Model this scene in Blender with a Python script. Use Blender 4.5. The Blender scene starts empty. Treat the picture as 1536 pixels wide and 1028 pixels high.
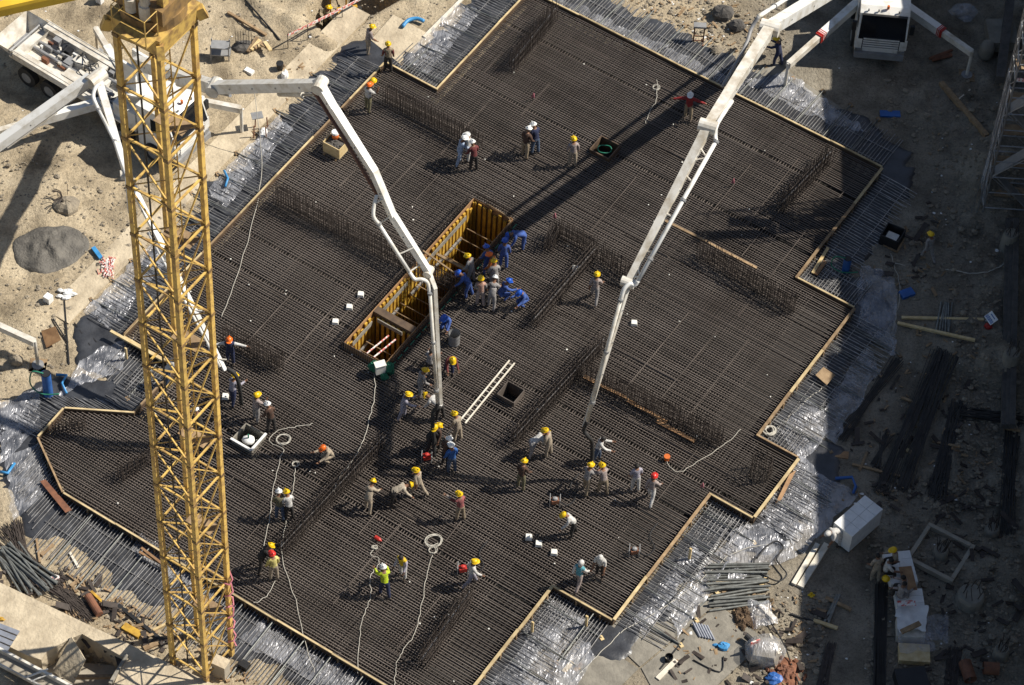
import bpy, math, random
import numpy as np
from mathutils import Vector, Matrix
random.seed(7); rng = np.random.RandomState(11)
scene = bpy.context.scene
col = scene.collection
R_ = math.radians

# ------------------------------------------------------------------ camera
FOC, TH, RO, PH, CH = 4593.0, .909229, .0647614, .532522, 100.0
fw = np.array([0, math.cos(TH), -math.sin(TH)]); r0 = np.array([1., 0, 0]); u0 = np.cross(r0, fw)
CR = math.cos(RO)*r0 + math.sin(RO)*u0; CU = -math.sin(RO)*r0 + math.cos(RO)*u0
cam = bpy.data.cameras.new('camera'); camo = bpy.data.objects.new('camera', cam); col.objects.link(camo)
cam.sensor_width = 36; cam.lens = FOC*36/1536; cam.clip_end = 2000; cam.clip_start = 1
camo.matrix_world = Matrix(((CR[0], CU[0], -fw[0], 0), (CR[1], CU[1], -fw[1], 0), (CR[2], CU[2], -fw[2], CH), (0, 0, 0, 1)))
scene.camera = camo

# ------------------------------------------------------------------ light
SUN_EL, SUN_AZ = 47.0, 13.0                     # azimuth measured from +X towards +Y
world = bpy.data.worlds.new('World'); scene.world = world; world.use_nodes = True
nt = world.node_tree; bg = nt.nodes['Background']
sky = nt.nodes.new('ShaderNodeTexSky'); sky.sky_type = 'NISHITA'; sky.sun_disc = False
sky.sun_elevation = R_(SUN_EL); sky.sun_rotation = R_(90-SUN_AZ)
nt.links.new(sky.outputs[0], bg.inputs[0]); bg.inputs[1].default_value = 0.06
sun = bpy.data.lights.new('sun', 'SUN'); sun.energy = 5.0; sun.angle = R_(.53); sun.color = (1, .94, .84)
suno = bpy.data.objects.new('sun', sun); col.objects.link(suno)
sdir = Vector((math.cos(R_(SUN_EL))*math.cos(R_(SUN_AZ)), math.cos(R_(SUN_EL))*math.sin(R_(SUN_AZ)), math.sin(R_(SUN_EL))))
suno.rotation_euler = sdir.to_track_quat('Z', 'Y').to_euler(); suno.location = (60, 70, 60)
vs = scene.view_settings
vs.view_transform = 'Standard'; vs.look = 'None'; vs.gamma = 1; vs.exposure = 0.34; vs.use_curve_mapping = False
scene.cycles.max_bounces = 5; scene.cycles.transparent_max_bounces = 8

# ------------------------------------------------------------------ coordinates
def gp(x, y, z=0.0):
    "point of the place at height z seen at photo position (x, y)"
    d = fw + CR*(x-768)/FOC - CU*(y-514)/FOC
    t = (z-CH)/d[2]
    return Vector((d[0]*t, d[1]*t, z))
DA = Vector((math.sin(PH), math.cos(PH), 0)); DB = Vector((math.cos(PH), -math.sin(PH), 0)); UPZ = Vector((0, 0, 1))
def UV(u, v, z=0.0): return DB*u + DA*v + Vector((0, 0, z))
ZG = -0.32        # ground beside the raft
ZO = -0.13        # bars that stick out below the formwork

# ------------------------------------------------------------------ materials
MATS = {}
def mat(name, c, rough=.7, metal=0., c2=None, scale=3., bump=0., alpha=1., rnd=0., spec=.5, coat=0., detail=5, lo=.35, hi=.65, stretch=None):
    if name in MATS: return MATS[name]
    m = bpy.data.materials.new(name); m.use_nodes = True; t = m.node_tree; b = t.nodes['Principled BSDF']
    if c2 is None: c2 = tuple(x*.72 for x in c)
    geo = t.nodes.new('ShaderNodeNewGeometry'); nz = t.nodes.new('ShaderNodeTexNoise')
    nz.inputs['Scale'].default_value = scale; nz.inputs['Detail'].default_value = detail; nz.inputs['Roughness'].default_value = .62
    if stretch:
        mp = t.nodes.new('ShaderNodeMapping'); mp.inputs['Scale'].default_value = stretch; mp.inputs['Rotation'].default_value = (0, 0, PH)
        t.links.new(geo.outputs['Position'], mp.inputs['Vector']); t.links.new(mp.outputs[0], nz.inputs['Vector'])
    else: t.links.new(geo.outputs['Position'], nz.inputs['Vector'])
    rp = t.nodes.new('ShaderNodeValToRGB'); rp.color_ramp.elements[0].position = lo; rp.color_ramp.elements[1].position = hi
    rp.color_ramp.elements[0].color = (*c2, 1); rp.color_ramp.elements[1].color = (*c, 1)
    t.links.new(nz.outputs['Fac'], rp.inputs[0]); out = rp.outputs[0]
    if rnd:
        oi = t.nodes.new('ShaderNodeObjectInfo'); hs = t.nodes.new('ShaderNodeHueSaturation')
        mr = t.nodes.new('ShaderNodeMapRange'); mr.inputs['To Min'].default_value = 1-rnd; mr.inputs['To Max'].default_value = 1+rnd
        t.links.new(oi.outputs['Random'], mr.inputs[0]); t.links.new(mr.outputs[0], hs.inputs['Value']); t.links.new(out, hs.inputs['Color']); out = hs.outputs[0]
    t.links.new(out, b.inputs['Base Color'])
    b.inputs['Roughness'].default_value = rough; b.inputs['Metallic'].default_value = metal; b.inputs['Alpha'].default_value = alpha
    b.inputs['Specular IOR Level'].default_value = spec; b.inputs['Coat Weight'].default_value = coat
    if bump:
        n2 = t.nodes.new('ShaderNodeTexNoise'); n2.inputs['Scale'].default_value = scale*5; n2.inputs['Detail'].default_value = 6
        t.links.new(geo.outputs['Position'], n2.inputs['Vector'])
        bp = t.nodes.new('ShaderNodeBump'); bp.inputs['Strength'].default_value = bump; bp.inputs['Distance'].default_value = .05
        t.links.new(n2.outputs['Fac'], bp.inputs['Height']); t.links.new(bp.outputs[0], b.inputs['Normal'])
    MATS[name] = m; return m
def film(name, dif, glo, rough):
    "thin clear polythene: mostly see-through, a little milky, with glints on its wrinkles"
    m = bpy.data.materials.new(name); m.use_nodes = True; t = m.node_tree; t.nodes.clear(); N = t.nodes.new
    out = N('ShaderNodeOutputMaterial'); tr = N('ShaderNodeBsdfTransparent'); df = N('ShaderNodeBsdfDiffuse'); gl = N('ShaderNodeBsdfGlossy'); m1 = N('ShaderNodeMixShader'); m2 = N('ShaderNodeMixShader')
    tr.inputs[0].default_value = (.93, .94, .96, 1); df.inputs[0].default_value = (.75, .76, .8, 1); gl.inputs[0].default_value = (.95, .95, 1, 1); gl.inputs['Roughness'].default_value = rough
    geo = N('ShaderNodeNewGeometry'); n2 = N('ShaderNodeTexNoise'); n2.inputs['Scale'].default_value = 2.0; n2.inputs['Detail'].default_value = 2.5; n2.inputs['Distortion'].default_value = 1.5
    bp = N('ShaderNodeBump'); bp.inputs['Strength'].default_value = .8; bp.inputs['Distance'].default_value = .13; L = t.links.new
    mp = N('ShaderNodeMapping'); mp.inputs['Rotation'].default_value = (0, 0, PH+.9); mp.inputs['Scale'].default_value = (2.4, .9, 1)
    L(geo.outputs['Position'], mp.inputs['Vector']); L(mp.outputs[0], n2.inputs['Vector']); L(n2.outputs['Fac'], bp.inputs['Height']); L(bp.outputs[0], gl.inputs['Normal']); L(bp.outputs[0], df.inputs['Normal'])
    n3 = N('ShaderNodeTexNoise'); n3.inputs['Scale'].default_value = 1.6; n3.inputs['Detail'].default_value = 5; L(geo.outputs['Position'], n3.inputs['Vector'])
    mr = N('ShaderNodeMapRange'); mr.inputs['From Min'].default_value = .35; mr.inputs['From Max'].default_value = .7; mr.inputs['To Min'].default_value = dif*.4; mr.inputs['To Max'].default_value = dif*2.6; L(n3.outputs['Fac'], mr.inputs[0])
    L(mr.outputs[0], m1.inputs[0]); L(tr.outputs[0], m1.inputs[1]); L(df.outputs[0], m1.inputs[2]); m2.inputs[0].default_value = glo; L(m1.outputs[0], m2.inputs[1]); L(gl.outputs[0], m2.inputs[2]); L(m2.outputs[0], out.inputs[0])
    MATS[name] = m
mat('rebar', (.20, .168, .145), .6, c2=(.085, .067, .055), scale=.4, lo=.28, hi=.72, detail=8, rnd=.25, spec=.4)
mat('rebar_low', (.15, .124, .106), .65, c2=(.062, .05, .042), scale=1.1, spec=.35)
mat('rebar_wall', (.07, .056, .048), .65, c2=(.04, .031, .026), scale=4, spec=.3)  # shade among the clustered uprights is put into this dark colour
mat('rebar_steel', (.42, .41, .40), .36, metal=.5, c2=(.2, .19, .18), scale=3, rnd=.2)
mat('mat_floor', (.035, .03, .025), .95, c2=(.022, .018, .015), scale=.8)  # near black: shade below the bars and in the pit is coloured in
mat('membrane', (.055, .058, .066), .38, c2=(.03, .031, .035), scale=1.5, spec=.6, bump=.3)
film('film', .15, .085, .3)
film('film_grey', .12, .06, .32)
mat('timber', (.68, .54, .30), .7, c2=(.54, .39, .18), scale=5, rnd=.12)
mat('timber_old', (.36, .25, .14), .8, c2=(.2, .13, .07), scale=4, rnd=.2)
mat('ply', (.36, .21, .1), .7, c2=(.24, .13, .06), scale=3, rnd=.15)
mat('ply_dark', (.13, .085, .05), .75, c2=(.07, .045, .03), scale=3)
mat('timber_white', (.75, .70, .60), .7, c2=(.6, .54, .43), scale=3)
mat('crane', (.66, .44, .12), .55, c2=(.33, .2, .075), scale=3.6, lo=.36, hi=.56, rnd=.14)
mat('timber_form', (.60, .47, .26), .75, c2=(.34, .25, .13), scale=2.2, lo=.3, hi=.6, rnd=.2)
mat('crane_dirty', (.33, .2, .07), .65, c2=(.13, .085, .045), scale=2.5)
mat('beam_yellow', (.62, .38, .045), .6, c2=(.36, .2, .03), scale=3)
mat('jib', (.75, .48, .04), .4, c2=(.62, .38, .03), scale=1)
mat('white_paint', (.78, .77, .73), .4, c2=(.52, .48, .40), scale=1.6, lo=.3, hi=.52, coat=.15, detail=8)
mat('white_dirty', (.72, .69, .62), .5, c2=(.42, .36, .27), scale=1.8, lo=.3, hi=.6)
mat('grey_paint', (.3, .3, .3), .5)
mat('black', (.018, .018, .02), .55, c2=(.012, .012, .012))
mat('rubber', (.03, .029, .028), .8)
mat('glass_dark', (.012, .014, .018), .08, c2=(.01, .01, .012), spec=.8)
mat('steel', (.42, .42, .42), .4, metal=.6, c2=(.25, .25, .25))
mat('scaf', (.22, .23, .215), .5, metal=.35, c2=(.13, .13, .12), scale=5, rnd=.2)
mat('pipe_brown', (.17, .075, .05), .6, c2=(.1, .045, .03))
mat('red', (.52, .035, .025), .5); mat('orange', (.72, .17, .03), .5); mat('blue', (.03, .13, .42), .5)
mat('blue_light', (.06, .30, .62), .45); mat('green', (.02, .2, .12), .6); mat('green_net', (.02, .16, .09), .9)
mat('white', (.82, .82, .8), .6, c2=(.7, .7, .68)); mat('foam', (.8, .79, .72), .8, c2=(.66, .64, .58))
mat('rope', (.55, .52, .45), .9); mat('cable_black', (.02, .02, .022), .6)
mat('pink', (.7, .25, .3), .7); mat('tape', (.62, .2, .17), .6, c2=(.75, .7, .66), scale=9, lo=.48, hi=.52, detail=0)
mat('concrete', (.40, .36, .29), .9, c2=(.28, .245, .19), scale=1.2, bump=.5)
mat('concrete_pale', (.58, .49, .35), .9, c2=(.36, .295, .205), scale=1.3, bump=.9, detail=9, lo=.3, hi=.62)
mat('concrete_grey', (.31, .285, .235), .9, c2=(.155, .142, .118), scale=1.4, bump=.6, detail=9, lo=.3, hi=.7)
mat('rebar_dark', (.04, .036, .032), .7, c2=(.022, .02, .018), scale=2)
mat('concrete_wet', (.155, .142, .12), .7, c2=(.085, .078, .068), scale=2.2, bump=1, detail=8)
mat('rock', (.34, .29, .215), .95, c2=(.2, .17, .13), scale=3, bump=.8)
mat('rock_dark', (.12, .11, .1), .95, c2=(.07, .065, .06), scale=3, bump=.8)
mat('soil_brown', (.13, .085, .05), 1, c2=(.07, .045, .028), scale=4, bump=1)
mat('sheet_metal', (.45, .47, .52), .35, metal=.5)
mat('rust', (.25, .105, .055), .8, c2=(.14, .06, .035))
mat('paper_red', (.55, .1, .08), .7, c2=(.75, .72, .68), scale=6, lo=.45, hi=.55)
mat('skin', (.23, .115, .065), .6); mat('hair', (.015, .012, .01), .7); mat('boot', (.05, .035, .025), .7)

# ------------------------------------------------------------------ mesh helpers
ORG = {}
def tagp(o, label=None, cat=None, group=None, kind=None):
    if label: o['label'] = label
    if cat: o['category'] = cat
    if group: o['group'] = group
    if kind: o['kind'] = kind
    return o
def thing(name, label, cat, loc, group=None):
    o = bpy.data.objects.new(name, None); col.objects.link(o); o.location = loc; o.empty_display_size = .2
    ORG[o.name] = Vector(loc); return tagp(o, label, cat, group)
class MB:
    def __init__(s): s.v = []; s.f = []
    def add(s, vs, fs):
        n = len(s.v); s.v += [tuple(x) for x in vs]; s.f += [tuple(i+n for i in f) for f in fs]; return s
    def hexa(s, p): return s.add(p, [(0, 3, 2, 1), (4, 5, 6, 7), (0, 1, 5, 4), (1, 2, 6, 5), (2, 3, 7, 6), (3, 0, 4, 7)])
    def obox(s, c, X, Y, Z):
        c = Vector(c); X = Vector(X); Y = Vector(Y); Z = Vector(Z)
        return s.hexa([c-X-Y-Z, c+X-Y-Z, c+X+Y-Z, c-X+Y-Z, c-X-Y+Z, c+X-Y+Z, c+X+Y+Z, c-X+Y+Z])
    def box(s, c, sx, sy, sz, rz=0):
        ca, sa = math.cos(rz), math.sin(rz)
        return s.obox(c, (ca*sx/2, sa*sx/2, 0), (-sa*sy/2, ca*sy/2, 0), (0, 0, sz/2))
    def beam(s, p, q, w, h, up=(0, 0, 1), w2=None, h2=None):
        p = Vector(p); q = Vector(q); d = (q-p).normalized(); U = Vector(up)
        S = d.cross(U)
        if S.length < 1e-4: S = d.cross(Vector((1, 0, 0)))
        S.normalize(); U = S.cross(d).normalized(); w2 = w if w2 is None else w2; h2 = h if h2 is None else h2
        return s.hexa([p-S*w/2-U*h/2, p+S*w/2-U*h/2, q+S*w2/2-U*h2/2, q-S*w2/2-U*h2/2, p-S*w/2+U*h/2, p+S*w/2+U*h/2, q+S*w2/2+U*h2/2, q-S*w2/2+U*h2/2])
    def tube(s, pts, r, n=6, cap=True):
        pts = [Vector(p) for p in pts]; m = len(pts); rr = r if isinstance(r, (list, tuple)) else [r]*m
        base = len(s.v); prev = None
        for i, p in enumerate(pts):
            d = (pts[min(i+1, m-1)]-pts[max(i-1, 0)])
            if d.length < 1e-6: d = Vector((0, 0, 1))
            d.normalize()
            A = d.orthogonal() if prev is None else prev - d*prev.dot(d)
            if A.length < 1e-5: A = d.orthogonal()
            A.normalize(); prev = A; B = d.cross(A)
            for k in range(n):
                a = 2*math.pi*k/n; s.v.append(tuple(p+(A*math.cos(a)+B*math.sin(a))*rr[i]))
        for i in range(m-1):
            for k in range(n):
                k2 = (k+1) % n; s.f.append((base+i*n+k, base+i*n+k2, base+(i+1)*n+k2, base+(i+1)*n+k))
        if cap:
            s.f.append(tuple(base+k for k in range(n-1, -1, -1))); s.f.append(tuple(base+(m-1)*n+k for k in range(n)))
        return s
    def ell(s, c, rx, ry, rz, nu=10, nv=6, jit=0., half=False):
        c = Vector(c); base = len(s.v); lo = 0 if half else -math.pi/2
        for j in range(nv+1):
            t = lo+(math.pi/2-lo)*j/nv
            for k in range(nu):
                a = 2*math.pi*k/nu; q = 1+random.uniform(-jit, jit)
                s.v.append((c[0]+rx*q*math.cos(t)*math.cos(a), c[1]+ry*q*math.cos(t)*math.sin(a), c[2]+rz*q*math.sin(t)))
        for j in range(nv):
            for k in range(nu):
                k2 = (k+1) % nu; s.f.append((base+j*nu+k, base+j*nu+k2, base+(j+1)*nu+k2, base+(j+1)*nu+k))
        return s
    def prism(s, poly, z0, z1):
        n = len(poly); b = [(p[0], p[1], z0) for p in poly]; t = [(p[0], p[1], z1) for p in poly]
        return s.add(b+t, [tuple(range(n-1, -1, -1)), tuple(range(n, 2*n))]+[(i, (i+1) % n, n+(i+1) % n, n+i) for i in range(n)])
    def grid(s, fn, nu, nv):
        base = len(s.v)
        for j in range(nv+1):
            for i in range(nu+1): s.v.append(tuple(fn(i/nu, j/nv)))
        for j in range(nv):
            for i in range(nu):
                a = base+j*(nu+1)+i; s.f.append((a, a+1, a+nu+2, a+nu+1))
        return s
    def build(s, name, m, parent=None, label=None, cat=None, group=None, kind=None, smooth=False):
        if parent is not None: off = ORG[parent.name]
        else:
            arr = np.array(s.v); off = Vector(((arr[:, 0].min()+arr[:, 0].max())/2, (arr[:, 1].min()+arr[:, 1].max())/2, arr[:, 2].min()))
        me = bpy.data.meshes.new(name); me.from_pydata([(x-off[0], y-off[1], z-off[2]) for x, y, z in s.v], [], s.f)
        me.materials.append(MATS[m] if isinstance(m, str) else m)
        if smooth: me.polygons.foreach_set('use_smooth', [True]*len(me.polygons))
        me.update(); o = bpy.data.objects.new(name, me); col.objects.link(o)
        if parent is not None: o.parent = parent
        else: o.location = off
        ORG[o.name] = Vector(off); return tagp(o, label, cat, group, kind)
def pxs(seq, z=.05): return [gp(p[0], p[1], p[2] if len(p) > 2 else z) for p in seq]
def smoothline(pts, k=5):
    out = []
    for i in range(len(pts)-1):
        p0, p1, p2, p3 = pts[max(i-1, 0)], pts[i], pts[i+1], pts[min(i+2, len(pts)-1)]
        for j in range(k):
            t = j/k; out.append(.5*((2*p1)+(p2-p0)*t+(2*p0-5*p1+4*p2-p3)*t*t+(3*p1-p0-3*p2+p3)*t**3))
    out.append(pts[-1]); return out
def rect(c, d, l, w):
    d = d.normalized(); n = Vector((-d.y, d.x, 0)); return [c-d*l/2-n*w/2, c+d*l/2-n*w/2, c+d*l/2+n*w/2, c-d*l/2+n*w/2]

# value noise on numpy arrays
_T = rng.rand(256, 256)
def vnoise(x, y):
    xi = np.floor(x).astype(int); yi = np.floor(y).astype(int); xf = x-xi; yf = y-yi
    xf = xf*xf*(3-2*xf); yf = yf*yf*(3-2*yf); g = lambda i, j: _T[i % 256, j % 256]
    return (g(xi, yi)*(1-xf)+g(xi+1, yi)*xf)*(1-yf)+(g(xi, yi+1)*(1-xf)+g(xi+1, yi+1)*xf)*yf
def fbm(x, y, o=4):
    s = 0; a = .5
    for k in range(o): s = s+a*vnoise(x*2**k+17*k, y*2**k+31*k); a *= .5
    return s
# ================================================================== RAFT OUTLINE (u along B, v along A)
PU = [(-49.95, 76.85), (-49.95, 84.33), (-31.63, 84.33), (-31.63, 76.8), (-28.76, 76.8), (-28.76, 68.72), (-26.8, 68.72), (-26.8, 65.22),
      (-28.82, 65.22), (-28.82, 57.92), (-31.6, 57.92), (-31.6, 50.52), (-49.85, 50.52), (-52.35, 52.05), (-52.4, 53.75), (-49.95, 55.15),
      (-49.95, 58.08), (-52.73, 58.08), (-52.73, 76.85)]
PUA = np.array(PU)
PIT = (-45.05, -43.05, 62.88, 72.45)
HOLES = [PIT, None, None, None]
def uv_of(P): return (P.dot(DB), P.dot(DA))
def hole_at(px, py, su, sv):
    u, v = uv_of(gp(px, py, 0)); return (u-su/2, u+su/2, v-sv/2, v+sv/2)
H_BLOCK = hole_at(373, 660, .95, .95); H_SHAFT = hole_at(766, 594, .8, .8); H_GREEN = hole_at(907, 226, .95, .95)
HOLES = [PIT, H_BLOCK, H_SHAFT, H_GREEN]
def scan(c, axis):
    "intervals of the raft along the line axis=c (axis 0: u=c, axis 1: v=c)"
    xs = []
    n = len(PU)
    for i in range(n):
        a, b = PU[i], PU[(i+1) % n]
        if (a[axis] > c) != (b[axis] > c):
            t = (c-a[axis])/(b[axis]-a[axis]); xs.append(a[1-axis]+t*(b[1-axis]-a[1-axis]))
    xs.sort(); iv = [(xs[i], xs[i+1]) for i in range(0, len(xs)-1, 2)]
    for h in HOLES:
        lo, hi = (h[0], h[1]) if axis == 0 else (h[2], h[3]); o0, o1 = (h[2], h[3]) if axis == 0 else (h[0], h[1])
        if lo < c < hi:
            nv = []
            for a, b in iv:
                if o1 <= a or o0 >= b: nv.append((a, b)); continue
                if o0 > a: nv.append((a, o0))
                if o1 < b: nv.append((o1, b))
            iv = nv
    return iv
def sdist(U, V):
    "signed distance to the outline, negative inside (numpy arrays)"
    U = np.asarray(U, float); V = np.asarray(V, float); d = np.full(U.shape, 1e9); ins = np.zeros(U.shape, bool); n = len(PU)
    for i in range(n):
        ax, ay = PU[i]; bx, by = PU[(i+1) % n]; ex, ey = bx-ax, by-ay
        t = np.clip(((U-ax)*ex+(V-ay)*ey)/(ex*ex+ey*ey), 0, 1); d = np.minimum(d, np.hypot(U-ax-t*ex, V-ay-t*ey))
        c = ((ay > V) != (by > V)); xx = ax+(V-ay)/(by-ay+1e-12)*ex; ins ^= c & (U < xx)
    return np.where(ins, -d, d)

# ================================================================== GROUND
def bumpz(X, Y, px, py, r, h):
    c = gp(px, py, 0); return h*np.exp(-(((X-c.x)**2+(Y-c.y)**2)/r**2))
def ground_h(X, Y):
    U = X*DB.x+Y*DB.y; V = X*DA.x+Y*DA.y; d = sdist(U, V)
    w = np.clip((d-2.9)/1.6, 0, 1)
    rough = (fbm(X*.35, Y*.35, 5)-.47)*1.1 + (fbm(X*1.7+9, Y*1.7, 4)-.47)*.55 + (fbm(X*5+3, Y*5, 2)-.37)*.16
    right = np.clip((X-12)/3, 0, 1); low = np.clip((70-Y)/4, 0, 1)
    amp = .55 + .5*right*(1-low) - .25*low
    amp = amp*np.where((Y > 88) & (X > 9) & (X < 17), .35, 1)
    z = ZG + w*rough*amp
    z = z + w*(bumpz(X, Y, 55, 300, 1.2, .25)+bumpz(X, Y, 1480, 260, 1.6, .7)+bumpz(X, Y, 1500, 540, 1.1, .7)+bumpz(X, Y, 1500, 860, 1.6, .5)
               + bumpz(X, Y, 1120, 20, 1.2, .3)+bumpz(X, Y, 1000, 20, 1., .3)+bumpz(X, Y, 1030, 90, .7, .1)+bumpz(X, Y, 60, 460, 1.3, .35)+bumpz(X, Y, 30, 20, 2, .1))
    # the excavated hole at the top, its back wall and berm
    hq = [gp(x, y, ZG) for x, y in ((458, 22), (505, 58), (606, -12), (540, -70))]; ins = np.full(X.shape, 9.)
    for k in range(4):
        a_, c_ = hq[k], hq[(k+1) % 4]; L_ = math.hypot(c_.x-a_.x, c_.y-a_.y); ins = np.minimum(ins, ((c_.x-a_.x)*(Y-a_.y)-(c_.y-a_.y)*(X-a_.x))/L_)
    z = z-np.clip((ins+.1)/.35, 0, 1)*1.9
    b0, b1 = gp(392, 0, 0), gp(492, 62, 0); ex, ey = b1.x-b0.x, b1.y-b0.y
    t = np.clip(((X-b0.x)*ex+(Y-b0.y)*ey)/(ex*ex+ey*ey), -.4, 1); db = np.hypot(X-b0.x-t*ex, Y-b0.y-t*ey)
    z = z+.3*np.exp(-(db/.32)**2)*(fbm(X*2, Y*2, 3)+.5)
    ch = gp(128, 1024, -1.); du = (X-ch.x)*DB.x+(Y-ch.y)*DB.y; dv = (X-ch.x)*DA.x+(Y-ch.y)*DA.y
    z = np.where(np.maximum(np.abs(du)/3.4, np.abs(dv)/1.25) < 1, -1.5, z)
    return np.where(d < -.1, -.9, z), d
XS = np.arange(-31, 31.01, .19); YS = np.arange(51, 113.01, .19)
GX, GY = np.meshgrid(XS, YS); GZ, GD = ground_h(GX, GY); nx, ny = len(XS), len(YS)
def gz(p):
    i = min(max(int(round((p.x-XS[0])/.19)), 0), nx-1); j = min(max(int(round((p.y-YS[0])/.19)), 0), ny-1); return float(GZ[j, i])
def on_ground(px, py, dz=0.):
    p = gp(px, py, ZG)
    for _ in range(4): p = gp(px, py, max(gz(p), -.9))
    p.z += dz; return p
verts = np.stack([GX, GY, GZ], -1).reshape(-1, 3)
keep = GD > -.7
faces = []
for j in range(ny-1):
    for i in range(nx-1):
        if keep[j, i] or keep[j+1, i] or keep[j, i+1] or keep[j+1, i+1]:
            a = j*nx+i; faces.append((a, a+1, a+nx+1, a+nx))
# outer skirt out to the horizon
n0 = len(verts); big = 900
cx = [(XS[0], YS[0]), (XS[-1], YS[0]), (XS[-1], YS[-1]), (XS[0], YS[-1])]
ex = np.array([(x, y, ZG-.35) for x, y in cx]+[(-big, -big, ZG-.35), (big, -big, ZG-.35), (big, big, ZG-.35), (-big, big, ZG-.35)])
verts = np.concatenate([verts, ex])
faces += [(n0+4, n0+5, n0+1, n0), (n0+5, n0+6, n0+2, n0+1), (n0+6, n0+7, n0+3, n0+2), (n0+7, n0+4, n0, n0+3)]
me = bpy.data.meshes.new('ground'); me.from_pydata(verts.tolist(), [], faces)
gx, gy = verts[:, 0], verts[:, 1]
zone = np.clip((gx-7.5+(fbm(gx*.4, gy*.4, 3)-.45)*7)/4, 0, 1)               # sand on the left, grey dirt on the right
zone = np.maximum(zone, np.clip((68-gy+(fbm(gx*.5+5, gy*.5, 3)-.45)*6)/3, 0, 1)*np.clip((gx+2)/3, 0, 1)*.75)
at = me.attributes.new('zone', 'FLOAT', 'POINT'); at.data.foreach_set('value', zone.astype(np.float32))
gm = bpy.data.materials.new('ground_dirt'); gm.use_nodes = True; t = gm.node_tree; b = t.nodes['Principled BSDF']; b.inputs['Roughness'].default_value = 1; b.inputs['Specular IOR Level'].default_value = .15
geo = t.nodes.new('ShaderNodeNewGeometry')
def nz(sc, det=6, rough=.65):
    n = t.nodes.new('ShaderNodeTexNoise'); n.inputs['Scale'].default_value = sc; n.inputs['Detail'].default_value = det; n.inputs['Roughness'].default_value = rough
    t.links.new(geo.outputs['Position'], n.inputs['Vector']); return n.outputs['Fac']
def ramp(f, stops):
    r = t.nodes.new('ShaderNodeValToRGB'); e = r.color_ramp.elements
    while len(e) < len(stops): e.new(.5)
    for k, (p, c) in enumerate(stops): e[k].position = p; e[k].color = (*c, 1)
    t.links.new(f, r.inputs[0]); return r.outputs[0]
def mix(f, a, b_, mode='MIX'):
    m = t.nodes.new('ShaderNodeMix'); m.data_type = 'RGBA'; m.blend_type = mode
    if isinstance(f, float): m.inputs[0].default_value = f
    else: t.links.new(f, m.inputs[0])
    t.links.new(a, m.inputs[6]); t.links.new(b_, m.inputs[7]); return m.outputs[2]
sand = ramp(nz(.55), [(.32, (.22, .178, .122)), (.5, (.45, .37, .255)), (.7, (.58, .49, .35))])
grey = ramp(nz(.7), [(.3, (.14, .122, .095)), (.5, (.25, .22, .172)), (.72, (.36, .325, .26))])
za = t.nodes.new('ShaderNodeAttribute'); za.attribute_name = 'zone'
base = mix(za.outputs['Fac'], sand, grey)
fine = ramp(nz(9, 8, .75), [(.3, (.5, .5, .5)), (.5, (1, 1, 1)), (.7, (1.15, 1.13, 1.08))])
base = mix(1.0, base, fine, 'MULTIPLY')
spk = ramp(nz(26, 2, .5), [(.0, (.55, .53, .5)), (.33, (.6, .58, .55)), (.4, (1, 1, 1)), (.68, (1, 1, 1)), (.72, (1.35, 1.35, 1.35))])
base = mix(1.0, base, spk, 'MULTIPLY')
t.links.new(base, b.inputs['Base Color'])
bp = t.nodes.new('ShaderNodeBump'); bp.inputs['Strength'].default_value = 1; bp.inputs['Distance'].default_value = .1
t.links.new(nz(7, 9, .7), bp.inputs['Height']); t.links.new(bp.outputs[0], b.inputs['Normal'])
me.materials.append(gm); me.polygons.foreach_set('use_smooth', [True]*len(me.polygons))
o = bpy.data.objects.new('ground', me); col.objects.link(o); tagp(o, 'sandy building site ground with rubble and tracks', None, None, 'structure')
# floor under the rebar
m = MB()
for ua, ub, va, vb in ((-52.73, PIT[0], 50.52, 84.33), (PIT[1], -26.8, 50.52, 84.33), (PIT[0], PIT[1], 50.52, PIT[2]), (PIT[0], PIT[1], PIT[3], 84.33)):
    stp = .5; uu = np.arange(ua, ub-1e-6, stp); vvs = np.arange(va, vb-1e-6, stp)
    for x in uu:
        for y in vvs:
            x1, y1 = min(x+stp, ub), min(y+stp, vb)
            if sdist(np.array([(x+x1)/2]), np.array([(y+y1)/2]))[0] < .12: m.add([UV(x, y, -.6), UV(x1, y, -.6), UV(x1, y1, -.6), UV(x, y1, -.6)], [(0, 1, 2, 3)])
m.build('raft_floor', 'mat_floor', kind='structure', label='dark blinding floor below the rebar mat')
# membrane strip round the raft
st = .16; us = np.arange(-56.5, -22, st); vv = np.arange(46.5, 88, st); MU, MV = np.meshgrid(us, vv); MD = sdist(MU, MV)
wob = 2.15+(fbm(MU*.9, MV*.9, 4)-.45)*2.0-np.where(MU > -31, .5, 0)
inside = (MD > .02) & (MD < wob+.2)
MZ = ZG+.055+np.maximum(fbm(MU*2.2, MV*2.2, 3)-.3, 0)*.14; MZ = MZ-np.clip((MD-wob+.3)/.5, 0, 1)*.3; m = MB(); idx = {}
for j in range(len(vv)-1):
    for i in range(len(us)-1):
        if inside[j, i] and inside[j+1, i] and inside[j, i+1] and inside[j+1, i+1]:
            q = []
            for jj, ii in ((j, i), (j, i+1), (j+1, i+1), (j+1, i)):
                if (jj, ii) not in idx: idx[(jj, ii)] = len(m.v); m.v.append(tuple(UV(us[ii], vv[jj], MZ[jj, ii])))
                q.append(idx[(jj, ii)])
            m.f.append(tuple(q))
m.build('membrane', 'membrane', kind='structure', label='dark waterproofing membrane laid round the raft', smooth=True)

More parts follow.
